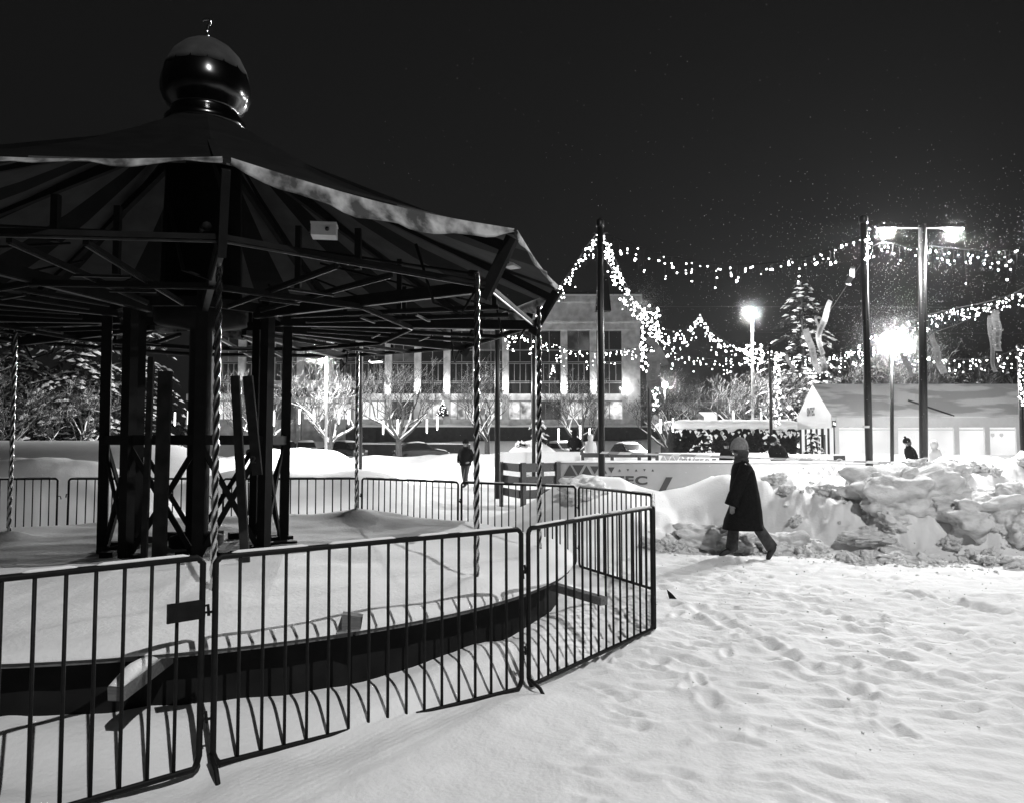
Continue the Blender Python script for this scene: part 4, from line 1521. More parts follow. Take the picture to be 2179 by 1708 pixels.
# ------------------------------------------------------------------ cars
def car_model(name, label, loc, rz, paint, group='parked cars', snow=True):
    t = thing(name, label, 'car', loc, rz, group)
    prof = [(-2.1, .35, .75, .78), (-2.05, .30, .85, .82), (-1.5, .28, .95, .86), (-.8, .26, 1.0, .88), (.4, .26, 1.0, .88), (1.0, .27, .96, .87), (1.7, .29, .86, .84), (2.05, .32, .75, .78), (2.12, .38, .66, .72)]
    rings = []
    for x, z0, z1, w_ in prof:
        rings.append([Vector((x, sy * w_ * k, z)) for sy, k, z in ((-1, .92, z0), (-1, 1, z0 + .15), (-1, 1, z1 - .12), (-1, .9, z1), (1, .9, z1), (1, 1, z1 - .12), (1, 1, z0 + .15), (1, .92, z0))])
    MB().loft(rings, smooth=False).build('body', M[paint], t)
    cab = [(-1.75, .93, .74), (-1.25, 1.40, .62), (-.5, 1.47, .60), (.25, 1.42, .62), (.95, .97, .74)]
    rings = [[Vector((x, -.76, .93)), Vector((x, -w_, z)), Vector((x, w_, z)), Vector((x, .76, .93))] for x, z, w_ in cab]
    MB().loft(rings, smooth=False).build('cabin', M[paint], t)
    def slab(q, nm):
        q = [Vector(v) for v in q]
        n_ = (q[1] - q[0]).cross(q[2] - q[0]).normalized() * .012
        MB().add([v + n_ for v in q] + [v - n_ for v in q], [(0, 1, 2, 3), (7, 6, 5, 4), (0, 4, 5, 1), (1, 5, 6, 2), (2, 6, 7, 3), (3, 7, 4, 0)]) if False else None
        mb = MB()
        mb.add([v + n_ for v in q] + [v - n_ for v in q], [(0, 1, 2, 3), (7, 6, 5, 4), (0, 4, 5, 1), (1, 5, 6, 2), (2, 6, 7, 3), (3, 7, 4, 0)])
        mb.build(nm, M['glass'], t)
    slab([(.92, -.68, 1.0), (.92, .68, 1.0), (.31, .58, 1.39), (.31, -.58, 1.39)], 'windscreen')
    slab([(-1.70, .68, 1.0), (-1.70, -.68, 1.0), (-1.29, -.58, 1.37), (-1.29, .58, 1.37)], 'rear_window')
    for sy in (-1, 1):
        slab([(-1.45, sy * .745, 1.0), (.72, sy * .745, 1.0), (.18, sy * .655, 1.36), (-1.1, sy * .655, 1.36)], 'side_window')
        for x in (-1.3, 1.3):
            wl = MB().tube([(x, sy * .68, .32), (x, sy * .88, .32)], .32, 18).build('wheel', M['rubber'], t)
            MB().tube([(x, sy * .87, .32), (x, sy * .895, .32)], [.2, .17], 12).build('rim', M['steel'], wl)
        MB().box((2.06, sy * .58, .66), (.12, .34, .13)).build('headlight', M['whitebox'], t)
        MB().box((-2.08, sy * .62, .74), (.08, .28, .14)).build('tail_light', M['ink2'], t)
    MB().box((2.13, 0, .45), (.04, .5, .11)).box((-2.12, 0, .55), (.04, .5, .11)).build('number_plate', M['whitebox'], t)
    if snow:
        mb = MB()
        mb.loft([[Vector((x, -w_, z)), Vector((x, -w_ * .9, z + hh)), Vector((x, w_ * .9, z + hh)), Vector((x, w_, z))] for x, z, w_, hh in ((-1.2, 1.40, .55, .02), (-1.0, 1.43, .58, .08), (-.3, 1.47, .58, .1), (.15, 1.43, .58, .07), (.25, 1.42, .55, .01))])
        mb.loft([[Vector((x, -w_, z)), Vector((x, -w_ * .9, z + hh)), Vector((x, w_ * .9, z + hh)), Vector((x, w_, z))] for x, z, w_, hh in ((1.0, .95, .7, .02), (1.2, .94, .72, .06), (1.8, .84, .70, .05), (2.0, .77, .62, .01))])
        mb.build('snow_cover', M['snow'], t)
    return t


def carat(x, Y, z=0):
    p = at(x, 950, Y)
    return (p.x, Y, z)


car_model('parked_car', 'dark parked car half hidden by the left hub legs with bright snow on it', carat(585, 60, .35), R(165), 'carpaint')
car_model('parked_car', 'snow covered car nose left of the pale lamp post', carat(650, 57, .3), R(-70), 'carwhite')
car_model('parked_car', 'dark parked car just right of the pale lamp post', carat(722, 58, .3), R(150), 'carpaint')
car_model('parked_car', 'dark parked car behind the thick snow laden bare tree', carat(895, 60, .2), R(20), 'carpaint')
car_model('parked_car', 'pale snowed up car beside the dark upright figure', carat(1198, 56, .25), R(-60), 'carwhite')
car_model('parked_car', 'dark car facing the rink right of the pale coated person', carat(1340, 55, .15), R(-72), 'carpaint')
car_model('parked_car', 'car under a snow sheet at the foot of the left bare tree', carat(165, 50, .8), R(170), 'carwhite')
# ------------------------------------------------------------------ people
def person(label, loc, rz=0, J=None, lean=0.0, coat='coat', rings=None, trousers='boot', hat='coat', hood=False, scale=1.0, sleeve=(.05, .085, .078, .072, .066, .062), gloves=None, scarf=None, hat_tall=.0, pompom=False, cap=False):
    P = dict(pelvis=(0, 0, .92, .12), waist=(0, 0, 1.08, .115), chest=(0, 0, 1.28, .13), neck=(.01, 0, 1.45, .055), throat=(-.005, 0, 1.50, .05),
             jaw=(-.02, 0, 1.56, .07), skull=(-.005, 0, 1.635, .092), crown=(0, 0, 1.70, .06), nose=(-.108, 0, 1.605, .013))
    for s, n in ((-1, 'L'), (1, 'R')):
        P.update({'shoulder' + n: (0, .165 * s, 1.385, .055), 'elbow' + n: (.04, .23 * s, 1.11, .042), 'wrist' + n: (-.06, .24 * s, .87, .027), 'palm' + n: (-.085, .24 * s, .80, .032),
                  'hip' + n: (0, .09 * s, .87, .085), 'knee' + n: (-.02, .10 * s, .48, .056), 'ankle' + n: (.02, .10 * s, .09, .038), 'toe' + n: (-.14, .11 * s, .035, .03), 'ear' + n: (.005, .093 * s, 1.62, .014)})
    P.update(J or {})
    cl, sl = math.cos(lean), math.sin(lean)

    def tip(v):
        v = Vector(v[:3])
        if v.z > .9 or lean == 0:
            x, z = v.x, v.z - .9
            return Vector((x * cl - z * sl, v.y, .9 + x * sl + z * cl)) if lean else v
        return v
    upper = [k for k in P if k[:-1] in ('shoulder', 'elbow', 'wrist', 'palm', 'ear') or k in ('waist', 'chest', 'neck', 'throat', 'jaw', 'skull', 'crown', 'nose')]
    Q = {}
    for k, v in P.items():
        if k in upper and lean:
            x, z = v[0], v[2] - .9
            Q[k] = Vector((x * cl - z * sl, v[1], .9 + x * sl + z * cl))
        else:
            Q[k] = Vector(v[:3])
    E = [('pelvis', 'waist'), ('waist', 'chest'), ('chest', 'neck'), ('neck', 'throat'), ('throat', 'jaw'), ('jaw', 'skull'), ('skull', 'crown'), ('skull', 'nose')]
    for n in 'LR':
        E += [('chest', 'shoulder' + n), ('shoulder' + n, 'elbow' + n), ('elbow' + n, 'wrist' + n), ('wrist' + n, 'palm' + n), ('pelvis', 'hip' + n), ('hip' + n, 'knee' + n), ('knee' + n, 'ankle' + n), ('ankle' + n, 'toe' + n), ('skull', 'ear' + n)]
    names = list(Q)
    co = [Q[k] for k in names]
    rad = [P[k][3] for k in names]
    ed = [(names.index(a), names.index(b)) for a, b in E]
    fingers = []
    for s, n in ((-1, 'L'), (1, 'R')):
        w_, p_ = Q['wrist' + n], Q['palm' + n]
        d = (p_ - w_).normalized()
        side = d.cross(Vector((0, s, 0)))
        side = Vector((-1, 0, 0)) if side.length < .1 else side.normalized()
        inn = Vector((0, -s, 0))
        for k, (off, ln) in enumerate(((-.027, .062), (-.009, .074), (.009, .07), (.027, .055))):
            b0_ = p_ + side * off + d * .018
            b1 = b0_ + d * ln * .5 + inn * .006
            b2 = b1 + d * ln * .4 + inn * .02
            i0 = len(co)
            co += [b0_, b1, b2]
            rad += [.0105, .009, .0075]
            ed += [(names.index('palm' + n), i0), (i0, i0 + 1), (i0 + 1, i0 + 2)]
        t0 = p_ - d * .02 - side * .03 + inn * .01
        t1 = t0 + d * .03 - side * .022 + inn * .012
        i0 = len(co)
        co += [t0, t1]
        rad += [.011, .009]
        ed += [(names.index('palm' + n), i0), (i0, i0 + 1)]
    me = bpy.data.meshes.new('body_skeleton')
    me.from_pydata(co, ed, [])
    tmp = bpy.data.objects.new('tmp', me)
    COL.objects.link(tmp)
    md = tmp.modifiers.new('skin', 'SKIN')
    md.use_smooth_shade = True
    for i, v in enumerate(me.skin_vertices[0].data):
        v.radius = (rad[i], rad[i])
        v.use_root = i == 0
    ss = tmp.modifiers.new('sub', 'SUBSURF')
    ss.levels = ss.render_levels = 1
    dg = bpy.context.evaluated_depsgraph_get()
    dg.update()
    bm_ = bpy.data.meshes.new_from_object(tmp.evaluated_get(dg))
    bpy.data.objects.remove(tmp)
    bm_.materials.clear()
    bm_.materials.append(M['skin'])
    t = thing('person', label, 'person', loc, rz)
    t.scale = (scale,) * 3
    link('body', bm_, t)
    # coat
    rings = rings or [(.80, 0, .20, .235), (.95, 0, .185, .225), (1.12, 0, .17, .21), (1.28, 0, .165, .225), (1.38, 0, .13, .205), (1.44, .005, .085, .12), (1.49, .005, .075, .09)]
    mb = MB()
    rr = []
    N = 28
    zi = []
    for a, b in zip(rings[:-1], rings[1:]):
        for k in range(4):
            zi.append(tuple(a[i] + (b[i] - a[i]) * k / 4 for i in range(4)))
    zi.append(rings[-1])
    for z, cx, rx, ry in zi:
        ring = []
        for j in range(N):
            an = 2 * math.pi * j / N
            fold = 1 + .025 * math.sin(an * 5 + z * 3) * max(0, 1.3 - z) + .008 * math.sin(an * 9 + z * 17) + random.uniform(-.012, .012)
            x, y = cx + rx * fold * math.cos(an), ry * fold * math.sin(an)
            if lean and z > .9:
                x, z2 = x * cl - (z - .9) * sl, .9 + x * sl + (z - .9) * cl
            else:
                z2 = z
            ring.append(Vector((x, y, z2)))
        rr.append(ring)
    mb.loft(rr)
    for n in 'LR':
        s_, e_, w_, p_ = (Q[k + n] for k in ('shoulder', 'elbow', 'wrist', 'palm'))
        mb.tube([s_ + Vector((0, 0, .03)), s_, s_.lerp(e_, .5), e_, e_.lerp(w_, .55), w_.lerp(p_, .35)], list(sleeve), 14)
    mb.build('coat', M[coat], t)
    mb = MB()
    for n in 'LR':
        h_, k_, a_ = Q['hip' + n], Q['knee' + n], Q['ankle' + n]
        mb.tube([h_ + Vector((0, 0, .06)), h_, h_.lerp(k_, .5), k_, k_.lerp(a_, .5), k_.lerp(a_, .92)], [.10, .105, .092, .08, .083, .09], 14)
    mb.build('trousers', M[trousers], t)
    for n in 'LR':
        a_, o_ = Q['ankle' + n], Q['toe' + n]
        d = (o_ - a_)
        up = Vector((0, 0, 1))
        dd = d.normalized()
        sd = dd.cross(up).normalized()
        u2 = sd.cross(dd).normalized()
        if u2.z < 0:
            u2 = -u2
        mb = MB()
        mb.tube([a_ + (Q['knee' + n] - a_).normalized() * .16, a_ + (Q['knee' + n] - a_).normalized() * .02, a_], [.058, .056, .05], 12)
        rg = []
        for f, wd, hh, lf in ((-.42, .03, .03, .0), (-.32, .042, .06, 0), (0, .046, .075, 0), (.5, .05, .055, -.01), (.95, .046, .04, -.012), (1.2, .03, .022, -.01)):
            c = a_ + d * f
            rg.append([c + sd * (wd * math.cos(q)) + u2 * (hh * math.sin(q) * (.55 if math.sin(q) < 0 else 1)) for q in np.linspace(0, 2 * math.pi, 13)[:-1]])
        mb.loft(rg)
        mb.build('boot', M['boot'], t)
    # eyes, hat or hood, hair
    sk, jw = Q['skull'], Q['jaw']
    axis = (sk - jw).normalized()
    fwd = Vector((-cl, 0, -sl))
    mb = MB()
    for s in (-1, 1):
        c = sk + fwd * .083 + Vector((0, .032 * s, -.012))
        mb.lathe([(.002, -.008), (.009, 0), (.002, .008)], c, 8)
    mb.build('eyes', M['ink'], t)
    up = Vector((-sl, 0, cl))
    sdv = Vector((0, 1, 0))

    def shell(prof, mt, nm, cut=None):
        rg = []
        for r_, z_, off in prof:
            rg.append([sk + up * z_ - fwd * off + fwd * (r_ * 1.12 * math.cos(q)) + sdv * (r_ * math.sin(q)) for q in np.linspace(0, 2 * math.pi, 21)[:-1]])
        MB().loft(rg).build(nm, M[mt], t)
    if hood:
        shell([(.10, -.16, .05), (.135, -.08, .055), (.14, .0, .045), (.125, .08, .035), (.08, .135, .03), (.02, .15, .03)], coat, 'hood')
    elif hat:
        shell([(.112, -.005, .012), (.118, .02, .012), (.115, .06, .012), (.10, .10 + hat_tall * .4, .014), (.07, .135 + hat_tall * .8, .016), (.02, .15 + hat_tall, .018)], hat, 'hat')
        if pompom:
            mb = MB()
            mb.lathe([(.005, -.04), (.035, -.02), (.042, 0), (.035, .025), (.005, .042)], sk + up * (.18 + hat_tall), 12)
            mb.build('pompom', M[hat], t)
        shell([(.05, -.15, .05), (.085, -.10, .045), (.104, -.04, .035), (.108, .0, .02)], 'hair', 'hair')
    if scarf:
        mb = MB()
        for k in range(3):
            c = Q['throat'] + Vector((.008, 0, -.045 + .035 * k))
            mb.tube([c + Vector(((.088 - .006 * k) * math.cos(q), (.09 - .006 * k) * math.sin(q), .012 * math.cos(q))) for q in np.linspace(0, 2 * math.pi, 17)], .026, 8)
        mb.build('scarf', M[scarf], t)
    return t


def zz(px, pz):
    """walker's own coordinates from her outline"""
    return ((px - 520) * .001262, (1502 - pz) * .001262)


wx = lambda px: (px - 520) * .001262
Jw = dict(pelvis=(.02, 0, .90, .12), waist=(.01, 0, 1.06, .115), chest=(.015, 0, 1.24, .13), neck=(.0, 0, 1.41, .055), throat=(-.015, 0, 1.455, .05),
          jaw=(-.045, 0, 1.51, .07), skull=(-.045, 0, 1.585, .092), crown=(-.03, 0, 1.66, .06), nose=(-.152, 0, 1.555, .013), earL=(-.03, -.093, 1.57, .014), earR=(-.03, .093, 1.57, .014),
          shoulderL=(.01, -.155, 1.34, .055), elbowL=(-.13, -.255, 1.06, .042), wristL=(-.225, -.225, .81, .027), palmL=(-.215, -.215, .735, .036),
          shoulderR=(.01, .155, 1.34, .055), elbowR=(.10, .22, 1.08, .042), wristR=(.14, .22, .84, .027), palmR=(.14, .22, .77, .032),
          hipL=(.06, -.09, .84, .085), kneeL=(.185, -.10, .46, .056), ankleL=(.405, -.10, .135, .038), toeL=(.335, -.10, -.005, .03),
          hipR=(-.02, .09, .84, .085), kneeR=(-.10, .10, .47, .056), ankleR=(-.145, .10, .085, .038), toeR=(-.295, .10, .03, .03))
ringw = [(.415, .005, .30, .29), (.55, .01, .275, .275), (.81, .045, .215, .255), (1.0, .02, .205, .24), (1.15, .02, .18, .225), (1.27, .012, .165, .215), (1.35, .0, .13, .19), (1.41, -.005, .088, .12), (1.455, -.012, .075, .09)]
WXY = gnd(1581, 1186)
wz = gz(WXY.x, WXY.y)
person('woman striding left in a long dark coat and grey knitted hat', (WXY.x, WXY.y, wz + .005), 0, Jw, 0, 'coat', ringw, 'denim', 'knit', scarf='denim', hat_tall=.035, sleeve=(.05, .09, .085, .088, .098, .105))


def pat(x, Y, z=0):
    p = at(x, 950, Y)
    return (p.x, Y, z)


stand = dict()
walkp = dict(kneeL=(-.14, -.1, .5, .056), ankleL=(-.2, -.1, .11, .038), toeL=(-.36, -.1, .05, .03), kneeR=(.06, .1, .48, .056), ankleR=(.22, .1, .12, .038), toeR=(.08, .1, .03, .03))
pocket = {}
for s, n in ((-1, 'L'), (1, 'R')):
    pocket.update({'elbow' + n: (.06, .30 * s, 1.12, .042), 'wrist' + n: (-.10, .23 * s, .96, .027), 'palm' + n: (-.14, .19 * s, .94, .032)})
jack = [(.82, 0, .17, .215), (.95, 0, .185, .235), (1.12, 0, .185, .235), (1.28, 0, .175, .24), (1.38, 0, .14, .215), (1.45, .005, .09, .12), (1.5, .005, .08, .095)]
person('man in a dark jacket standing on the path beyond the barriers', pat(990, 29, gz(pat(990, 29)[0], 29) - .02), R(65), dict(pocket, **walkp), 0, 'coat', jack, 'boot', 'coat', scale=1.03)
longc = [(.25, 0, .25, .27), (.6, 0, .22, .25), (.9, 0, .20, .24), (1.12, 0, .19, .235), (1.28, 0, .175, .235), (1.38, 0, .14, .21), (1.45, .005, .09, .12), (1.5, .005, .08, .095)]
person('dark upright figure in a long coat behind the far slatted rail', pat(1222, 37.5, .42), R(80), pocket, 0, 'coat', longc, 'boot', 'coat', hood=True, scale=1.05)
person('person in a pale hooded coat behind the far slatted rail', pat(1256, 37, .32), R(85), None, 0, 'coat_w', longc, 'boot', None, hood=True, scale=1.0)
person('skater in a dark jacket and cap leaning forward before the pavilion', pat(1942, 27, .1), R(0), None, .30, 'coat', jack, 'boot', 'coat', scale=1.0, pompom=True)
person('child in a pale hooded coat right of the T lamp post', pat(1990, 28, .12), R(15), None, .16, 'coat_g', jack, 'denim', None, hood=True, scale=.93)
person('small dark clad skater just left of the walking woman', pat(1544, 30, .1), R(40), pocket, 0, 'coat', longc, 'boot', 'coat', scale=.9)
person('bulky dark figure bending on the rink right of the walking woman', pat(1660, 27, .1), R(20), None, .42, 'coat', [(z, c, a * 1.25, b * 1.6) for z, c, a, b in longc], 'boot', 'coat', scale=1.04)
person('distant skater in a striped cap behind the walking woman', pat(1572, 33, .1), R(30), None, 0, 'coat', jack, 'boot', 'knit', scale=1.03)

# ------------------------------------------------------------------ trees
def bare_tree(label, base, h, spread, seed, lit=True, name='bare_tree', trunk=.28, forks=4, snowy=1.0, group='bare trees along the street', minr=.011):
    rr = random.Random(seed)
    t = thing(name, label, 'tree', base, 0, group)
    tr, sn = MB(), MB()
    tr.tube([(0, 0, -1.0), (rr.uniform(-.05, .05), 0, h * trunk * .5), (rr.uniform(-.1, .1), rr.uniform(-.1, .1), h * trunk)], [h * .032, h * .027, h * .024], 8)
    start = Vector((0, 0, h * trunk))

    def grow(p, d, ln, r, lev):
        n = 4
        pts, rs = [p], [r]
        q = p.copy()
        for k in range(n):
            d = (d + Vector((rr.uniform(-.22, .22), rr.uniform(-.22, .22), rr.uniform(-.10, .16)))).normalized()
            q = q + d * ln / n
            pts.append(q)
            rs.append(max(minr * .7, r * (1 - .38 * (k + 1) / n)))
        sd = 6 if lev < 1 else (4 if lev < 3 else 3)
        tr.tube(pts, rs, sd, cap=False)
        if snowy and (lev < 2 or rr.random() < .8 * snowy):
            up = [v + Vector((0, 0, a * .62)) for v, a in zip(pts, rs)]
            if abs(d.z) < .93:
                sn.tube(up, [a * (.95 if lev < 2 else .66) for a in rs], 4 if lev < 2 else 3)
        if lev >= 6 or ln < h * .03:
            return
        for k in range(rr.choice((2, 3, 3)) if lev < 4 else 2):
            f = rr.choice((.55, .8, 1.0)) if k else 1.0
            i = max(1, min(n, int(round(f * n))))
            b = pts[i]
            ax = Vector((rr.uniform(-1, 1), rr.uniform(-1, 1), rr.uniform(-.15, .75)))
            nd = (d * .75 + ax.normalized() * .8)
            nd.z += .08
            grow(b, nd.normalized(), ln * rr.uniform(.58, .82), max(minr * .7, rs[i] * .72), lev + 1)
    for k in range(forks):
        a = 2 * math.pi * k / forks + rr.uniform(-.5, .5)
        d = Vector((math.cos(a) * spread, math.sin(a) * spread, rr.uniform(.55, 1.1))).normalized()
        if k == 0:
            d = Vector((.1, 0, 1))
        grow(start - Vector((0, 0, rr.uniform(0, .1) * h)), d, h * rr.uniform(.24, .33), h * .017, 0)
    tr.build('trunk', M['bark'], t)
    if snowy and sn.v:
        sn.build('snow_load', M['snow'], t)['kind'] = 'stuff'
    return t


def tbase(x, Y, z=None):
    p = at(x, 950, Y)
    return (p.x, Y, gz(p.x, Y) - .05 if z is None else z)


bare_tree('thick limbed bare tree heavy with snow left of the dark jacket man', tbase(850, 44), 6.2, 1.1, 31, trunk=.22, forks=6)
bare_tree('bare tree with a fine bright twig crown behind the pale lamp post', tbase(704, 41), 5.9, .9, 32, trunk=.2, forks=6)
bare_tree('bare snow dusted tree between the two carousel rods right of the man', tbase(1036, 43), 5.2, .8, 33, trunk=.22, forks=5, snowy=.8)
bare_tree('dark bare tree behind the pale coated person', tbase(1236, 43, .4), 5.2, 1.0, 34, trunk=.25, forks=5, snowy=.35)
bare_tree('forked bare tree with snow in its crotch left of the hut', tbase(1420, 44, .5), 4.8, 1.0, 35, trunk=.25, forks=5, snowy=.7)
bare_tree('big bare tree glowing under the tall lamp behind the hut', tbase(1606, 52, .2), 7.0, 1.0, 36, trunk=.2, forks=7)
bare_tree('low bare tree in front of the left spruces', tbase(168, 38), 4.6, 1.1, 37, trunk=.25, forks=5)
bare_tree('bare tree at the left picture edge with a snow clump on it', tbase(5, 37), 5.0, 1.0, 38, trunk=.25, forks=5)
bare_tree('bare tree seen in the gap between the hub legs', tbase(560, 42), 5.0, 1.2, 39, trunk=.25, forks=6)
bare_tree('thin bare tree behind the curved shelter', tbase(1462, 70, 0), 8.5, .8, 40, trunk=.3, forks=6, snowy=.5)
bare_tree('bare tree showing over the pavilion ridge near the globe lamp', tbase(1905, 47, 0), 7.6, 1.0, 41, trunk=.35, forks=6)
bare_tree('bare tree showing over the pavilion right of the T lamp post', tbase(2010, 48, 0), 7.2, 1.0, 42, trunk=.35, forks=5, snowy=.6)
bare_tree('bare tree with pale limbs between the spruce and the pavilion gable', tbase(1690, 48, .2), 6.0, 1.1, 43, trunk=.3, forks=6, snowy=.9)


def spruce_mesh(h, rad, seed, whorls, per, snowy=.55, spray=.42):
    rr = random.Random(seed)
    cr, sn = MB(), MB()
    for w_ in range(whorls):
        f = (w_ + .3) / whorls
        z = h * (.05 + .93 * f)
        L = rad * (1 - f) ** .85 + .12
        for k in range(max(3, int(per * (1 - f * .45)))):
            a = rr.uniform(0, 2 * math.pi)
            ln = L * rr.choice((.45, .6, .75, .9, 1, 1.1, 1.25)) * rr.uniform(.9, 1.1)
            d = Vector((math.cos(a), math.sin(a), 0))
            s = Vector((-d.y, d.x, 0))
            n = max(3, int(ln / (spray * .55)))
            zz0 = max(h * .03, z + rr.uniform(-.045, .045) * h * (1 - .6 * f))
            pts = []
            for i in range(n + 1):
                u = i / n
                pts.append(d * ln * u + Vector((0, 0, zz0 + .12 * ln * math.sin(u * 2.2) - .34 * ln * u ** 1.5)))
            cr.tube(pts, [.02 * (1 - .7 * i / n) for i in range(n + 1)], 3, cap=False)
            for i in range(1, n + 1):
                p = pts[i]
                dd = (pts[i] - pts[i - 1]).normalized()
                for sg in (-1, 1, -.4, .4):
                    q = (dd * rr.uniform(.5, 1) + s * sg * rr.uniform(.5, .9) + Vector((0, 0, rr.uniform(-.5, .05)))).normalized()
                    l2 = spray * rr.uniform(.6, 1.15) * (1 if abs(sg) == 1 else .75)
                    wv = q.cross(Vector((0, 0, 1))).normalized() * l2 * .17 + Vector((0, 0, rr.uniform(-.03, .03)))
                    b_ = p - dd * .05
                    cr.add([b_, b_ + q * l2 * .45 + wv, b_ + q * l2, b_ + q * l2 * .45 - wv], [(0, 1, 2, 3)])
                if rr.random() < snowy:
                    l2 = spray * rr.uniform(.5, 1.1)
                    c = p + Vector((0, 0, .035))
                    e = c + dd * l2
                    wv = s * l2 * rr.uniform(.35, .65) + Vector((0, 0, -rr.uniform(0, .12) * l2))
                    hz_ = Vector((0, 0, rr.uniform(.06, .16)))
                    mid = (c + e) / 2
                    j1, j2 = rr.uniform(.2, .8), rr.uniform(.2, .8)
                    ring = [c, c.lerp(e, j1) + wv, e + wv * rr.uniform(-.4, .4), c.lerp(e, j2) - wv]
                    sn.add(ring + [mid + hz_, mid - Vector((0, 0, .02))], [(0, 1, 4), (1, 2, 4), (2, 3, 4), (3, 0, 4), (1, 0, 5), (2, 1, 5), (3, 2, 5), (0, 3, 5)])
    return cr, sn


def spruce(label, base, h, rad, seed, whorls=20, per=9, snowy=.55, spray=.42, group='snowy spruces', name='spruce_tree'):
    t = thing(name, label, 'tree', base, random.uniform(0, 6), group)
    cr, sn = spruce_mesh(h, rad, seed, whorls, per, snowy, spray)
    MB().tube([(0, 0, -.6), (0, 0, h * .5), (0, 0, h * .99)], [h * .018, h * .012, .012], 8).build('trunk', M['bark'], t)
    cr.build('crown', M['needle'], t)
    if sn.v:
        sn.build('snow_load', M['snow'], t)['kind'] = 'stuff'
    return t


spruce('large snow laden spruce seen through the left side of the carousel', tbase(175, 46, .4), 12.0, 4.3, 51, 26, 13, .5, .55)
spruce('tall snowy spruce at the left picture edge behind the far left rod', tbase(20, 50, .4), 12.5, 3.8, 52, 25, 12, .5, .55)
spruce('snowy spruce partly hidden by the left hub legs', tbase(300, 50, .4), 11.0, 3.6, 53, 24, 12, .5, .55)
spruce('tall snowy spruce standing behind the pennants right of the hut pole', tbase(1712, 57, 0), 14.0, 5.0, 54, 24, 13, .42, .7)
spruce('dark bare looking spruce behind the pavilion left of the globe lamp', tbase(1850, 66, 0), 9.8, 3.6, 55, 20, 11, .12, .6)
spruce('dark spruce behind the pavilion right of the T lamp post', tbase(2055, 68, 0), 10.4, 4.2, 56, 20, 11, .06, .6)
spruce('dark spruce behind the pavilion at the right edge', tbase(2170, 66, 0), 10.0, 4.0, 57, 20, 11, .06, .6)
SG = 'small firs set in the snow by the rink'
spruce('small snowy fir behind the plain white rink board by the canopy tip', tbase(1146, 36.5, .35), 2.5, .95, 61, 11, 8, .45, .3, SG, 'small_fir')
spruce('tiny fir left of the small snowy fir by the white rink board', tbase(1113, 36.0, .55), 1.25, .7, 62, 7, 7, .5, .25, SG, 'small_fir')
spruce('small frosted fir in front of the left part of the hut', tbase(1500, 40, .3), 2.1, .8, 63, 10, 8, .4, .28, SG, 'small_fir')
spruce('small fir in front of the pavilion gable end', tbase(1790 - 62, 37.6, .2), 2.15, .62, 64, 9, 7, .35, .26, SG, 'small_fir')
spruce('low snowy fir beside the pavilion gable end', tbase(1752, 37.0, .2), 1.1, .7, 65, 6, 8, .5, .25, SG, 'small_fir')
spruce('bushy snowy fir leaning at the hut wall behind the bending figure', tbase(1640, 40, .3), 1.9, 1.05, 66, 8, 9, .45, .3, SG, 'small_fir')

# glowing icicle tubes hanging in the trees
tube0 = None
for (x, y, Y) in ((552, 885, 41.6), (576, 886, 41.5), (583, 890, 41.7), (637, 885, 40.6), (668, 884, 40.4), (721, 884, 40.2), (742, 886, 40.5), (815, 908, 43.5), (846, 905, 43.4), (908, 905, 43.2), (930, 899, 43.6), (1188, 925, 42.5), (1234, 918, 42.4), (1254, 925, 42.3), (1405, 905, 43.5), (1431, 903, 43.3), (1619, 888, 51), (1560, 885, 51), (400, 888, 44), (372, 890, 45)):
    p = at(x, y, Y)
    if tube0 is None:
        tube0 = thing('tube_light', 'slim white glowing tube hanging in the bare street trees', 'tube light', p, 0, 'glowing tubes hanging in the trees')
        MB().lathe([(.012, -.42), (.04, -.38), (.045, 0), (.04, .36), (.012, .38)], n=10).build('tube', M['tubeglow'], tube0)
        MB().lathe([(.03, .37), (.03, .43)], n=8).tube([(0, 0, .43), (0, 0, .9)], .006, 4).build('cap', M['black'], tube0)
    else:
        dup(tube0, p, 0)

# ------------------------------------------------------------------ lumps of ploughed snow
from mathutils import noise as mnoise


def lump(seed, blocky, sub=5):
    import bmesh
    bm = bmesh.new()
    bmesh.ops.create_icosphere(bm, subdivisions=sub, radius=1)
    off = Vector((seed * 3.7, seed * 1.3, seed * 2.1))
    for v in bm.verts:
        n = v.co.normalized()
        r = (abs(n.x) ** blocky + abs(n.y) ** blocky + abs(n.z) ** blocky) ** (-1 / blocky)
        r *= .66 + .26 * mnoise.fractal(n * 1.2 + off, .8, 2, 3) + .30 * (.55 - mnoise.voronoi(n * 1.9 + off)[0][0]) + .13 * (.5 - mnoise.voronoi(n * 4.7 + off)[0][0]) + .03 * mnoise.fractal(n * 9 + off, .6, 2, 3)
        v.co = n * r
    me = bpy.data.meshes.new('snow_lump')
    bm.to_mesh(me)
    bm.free()
    me.polygons.foreach_set('use_smooth', [True] * len(me.polygons))
    me.materials.append(M['dirt_and_shade'])
    return me


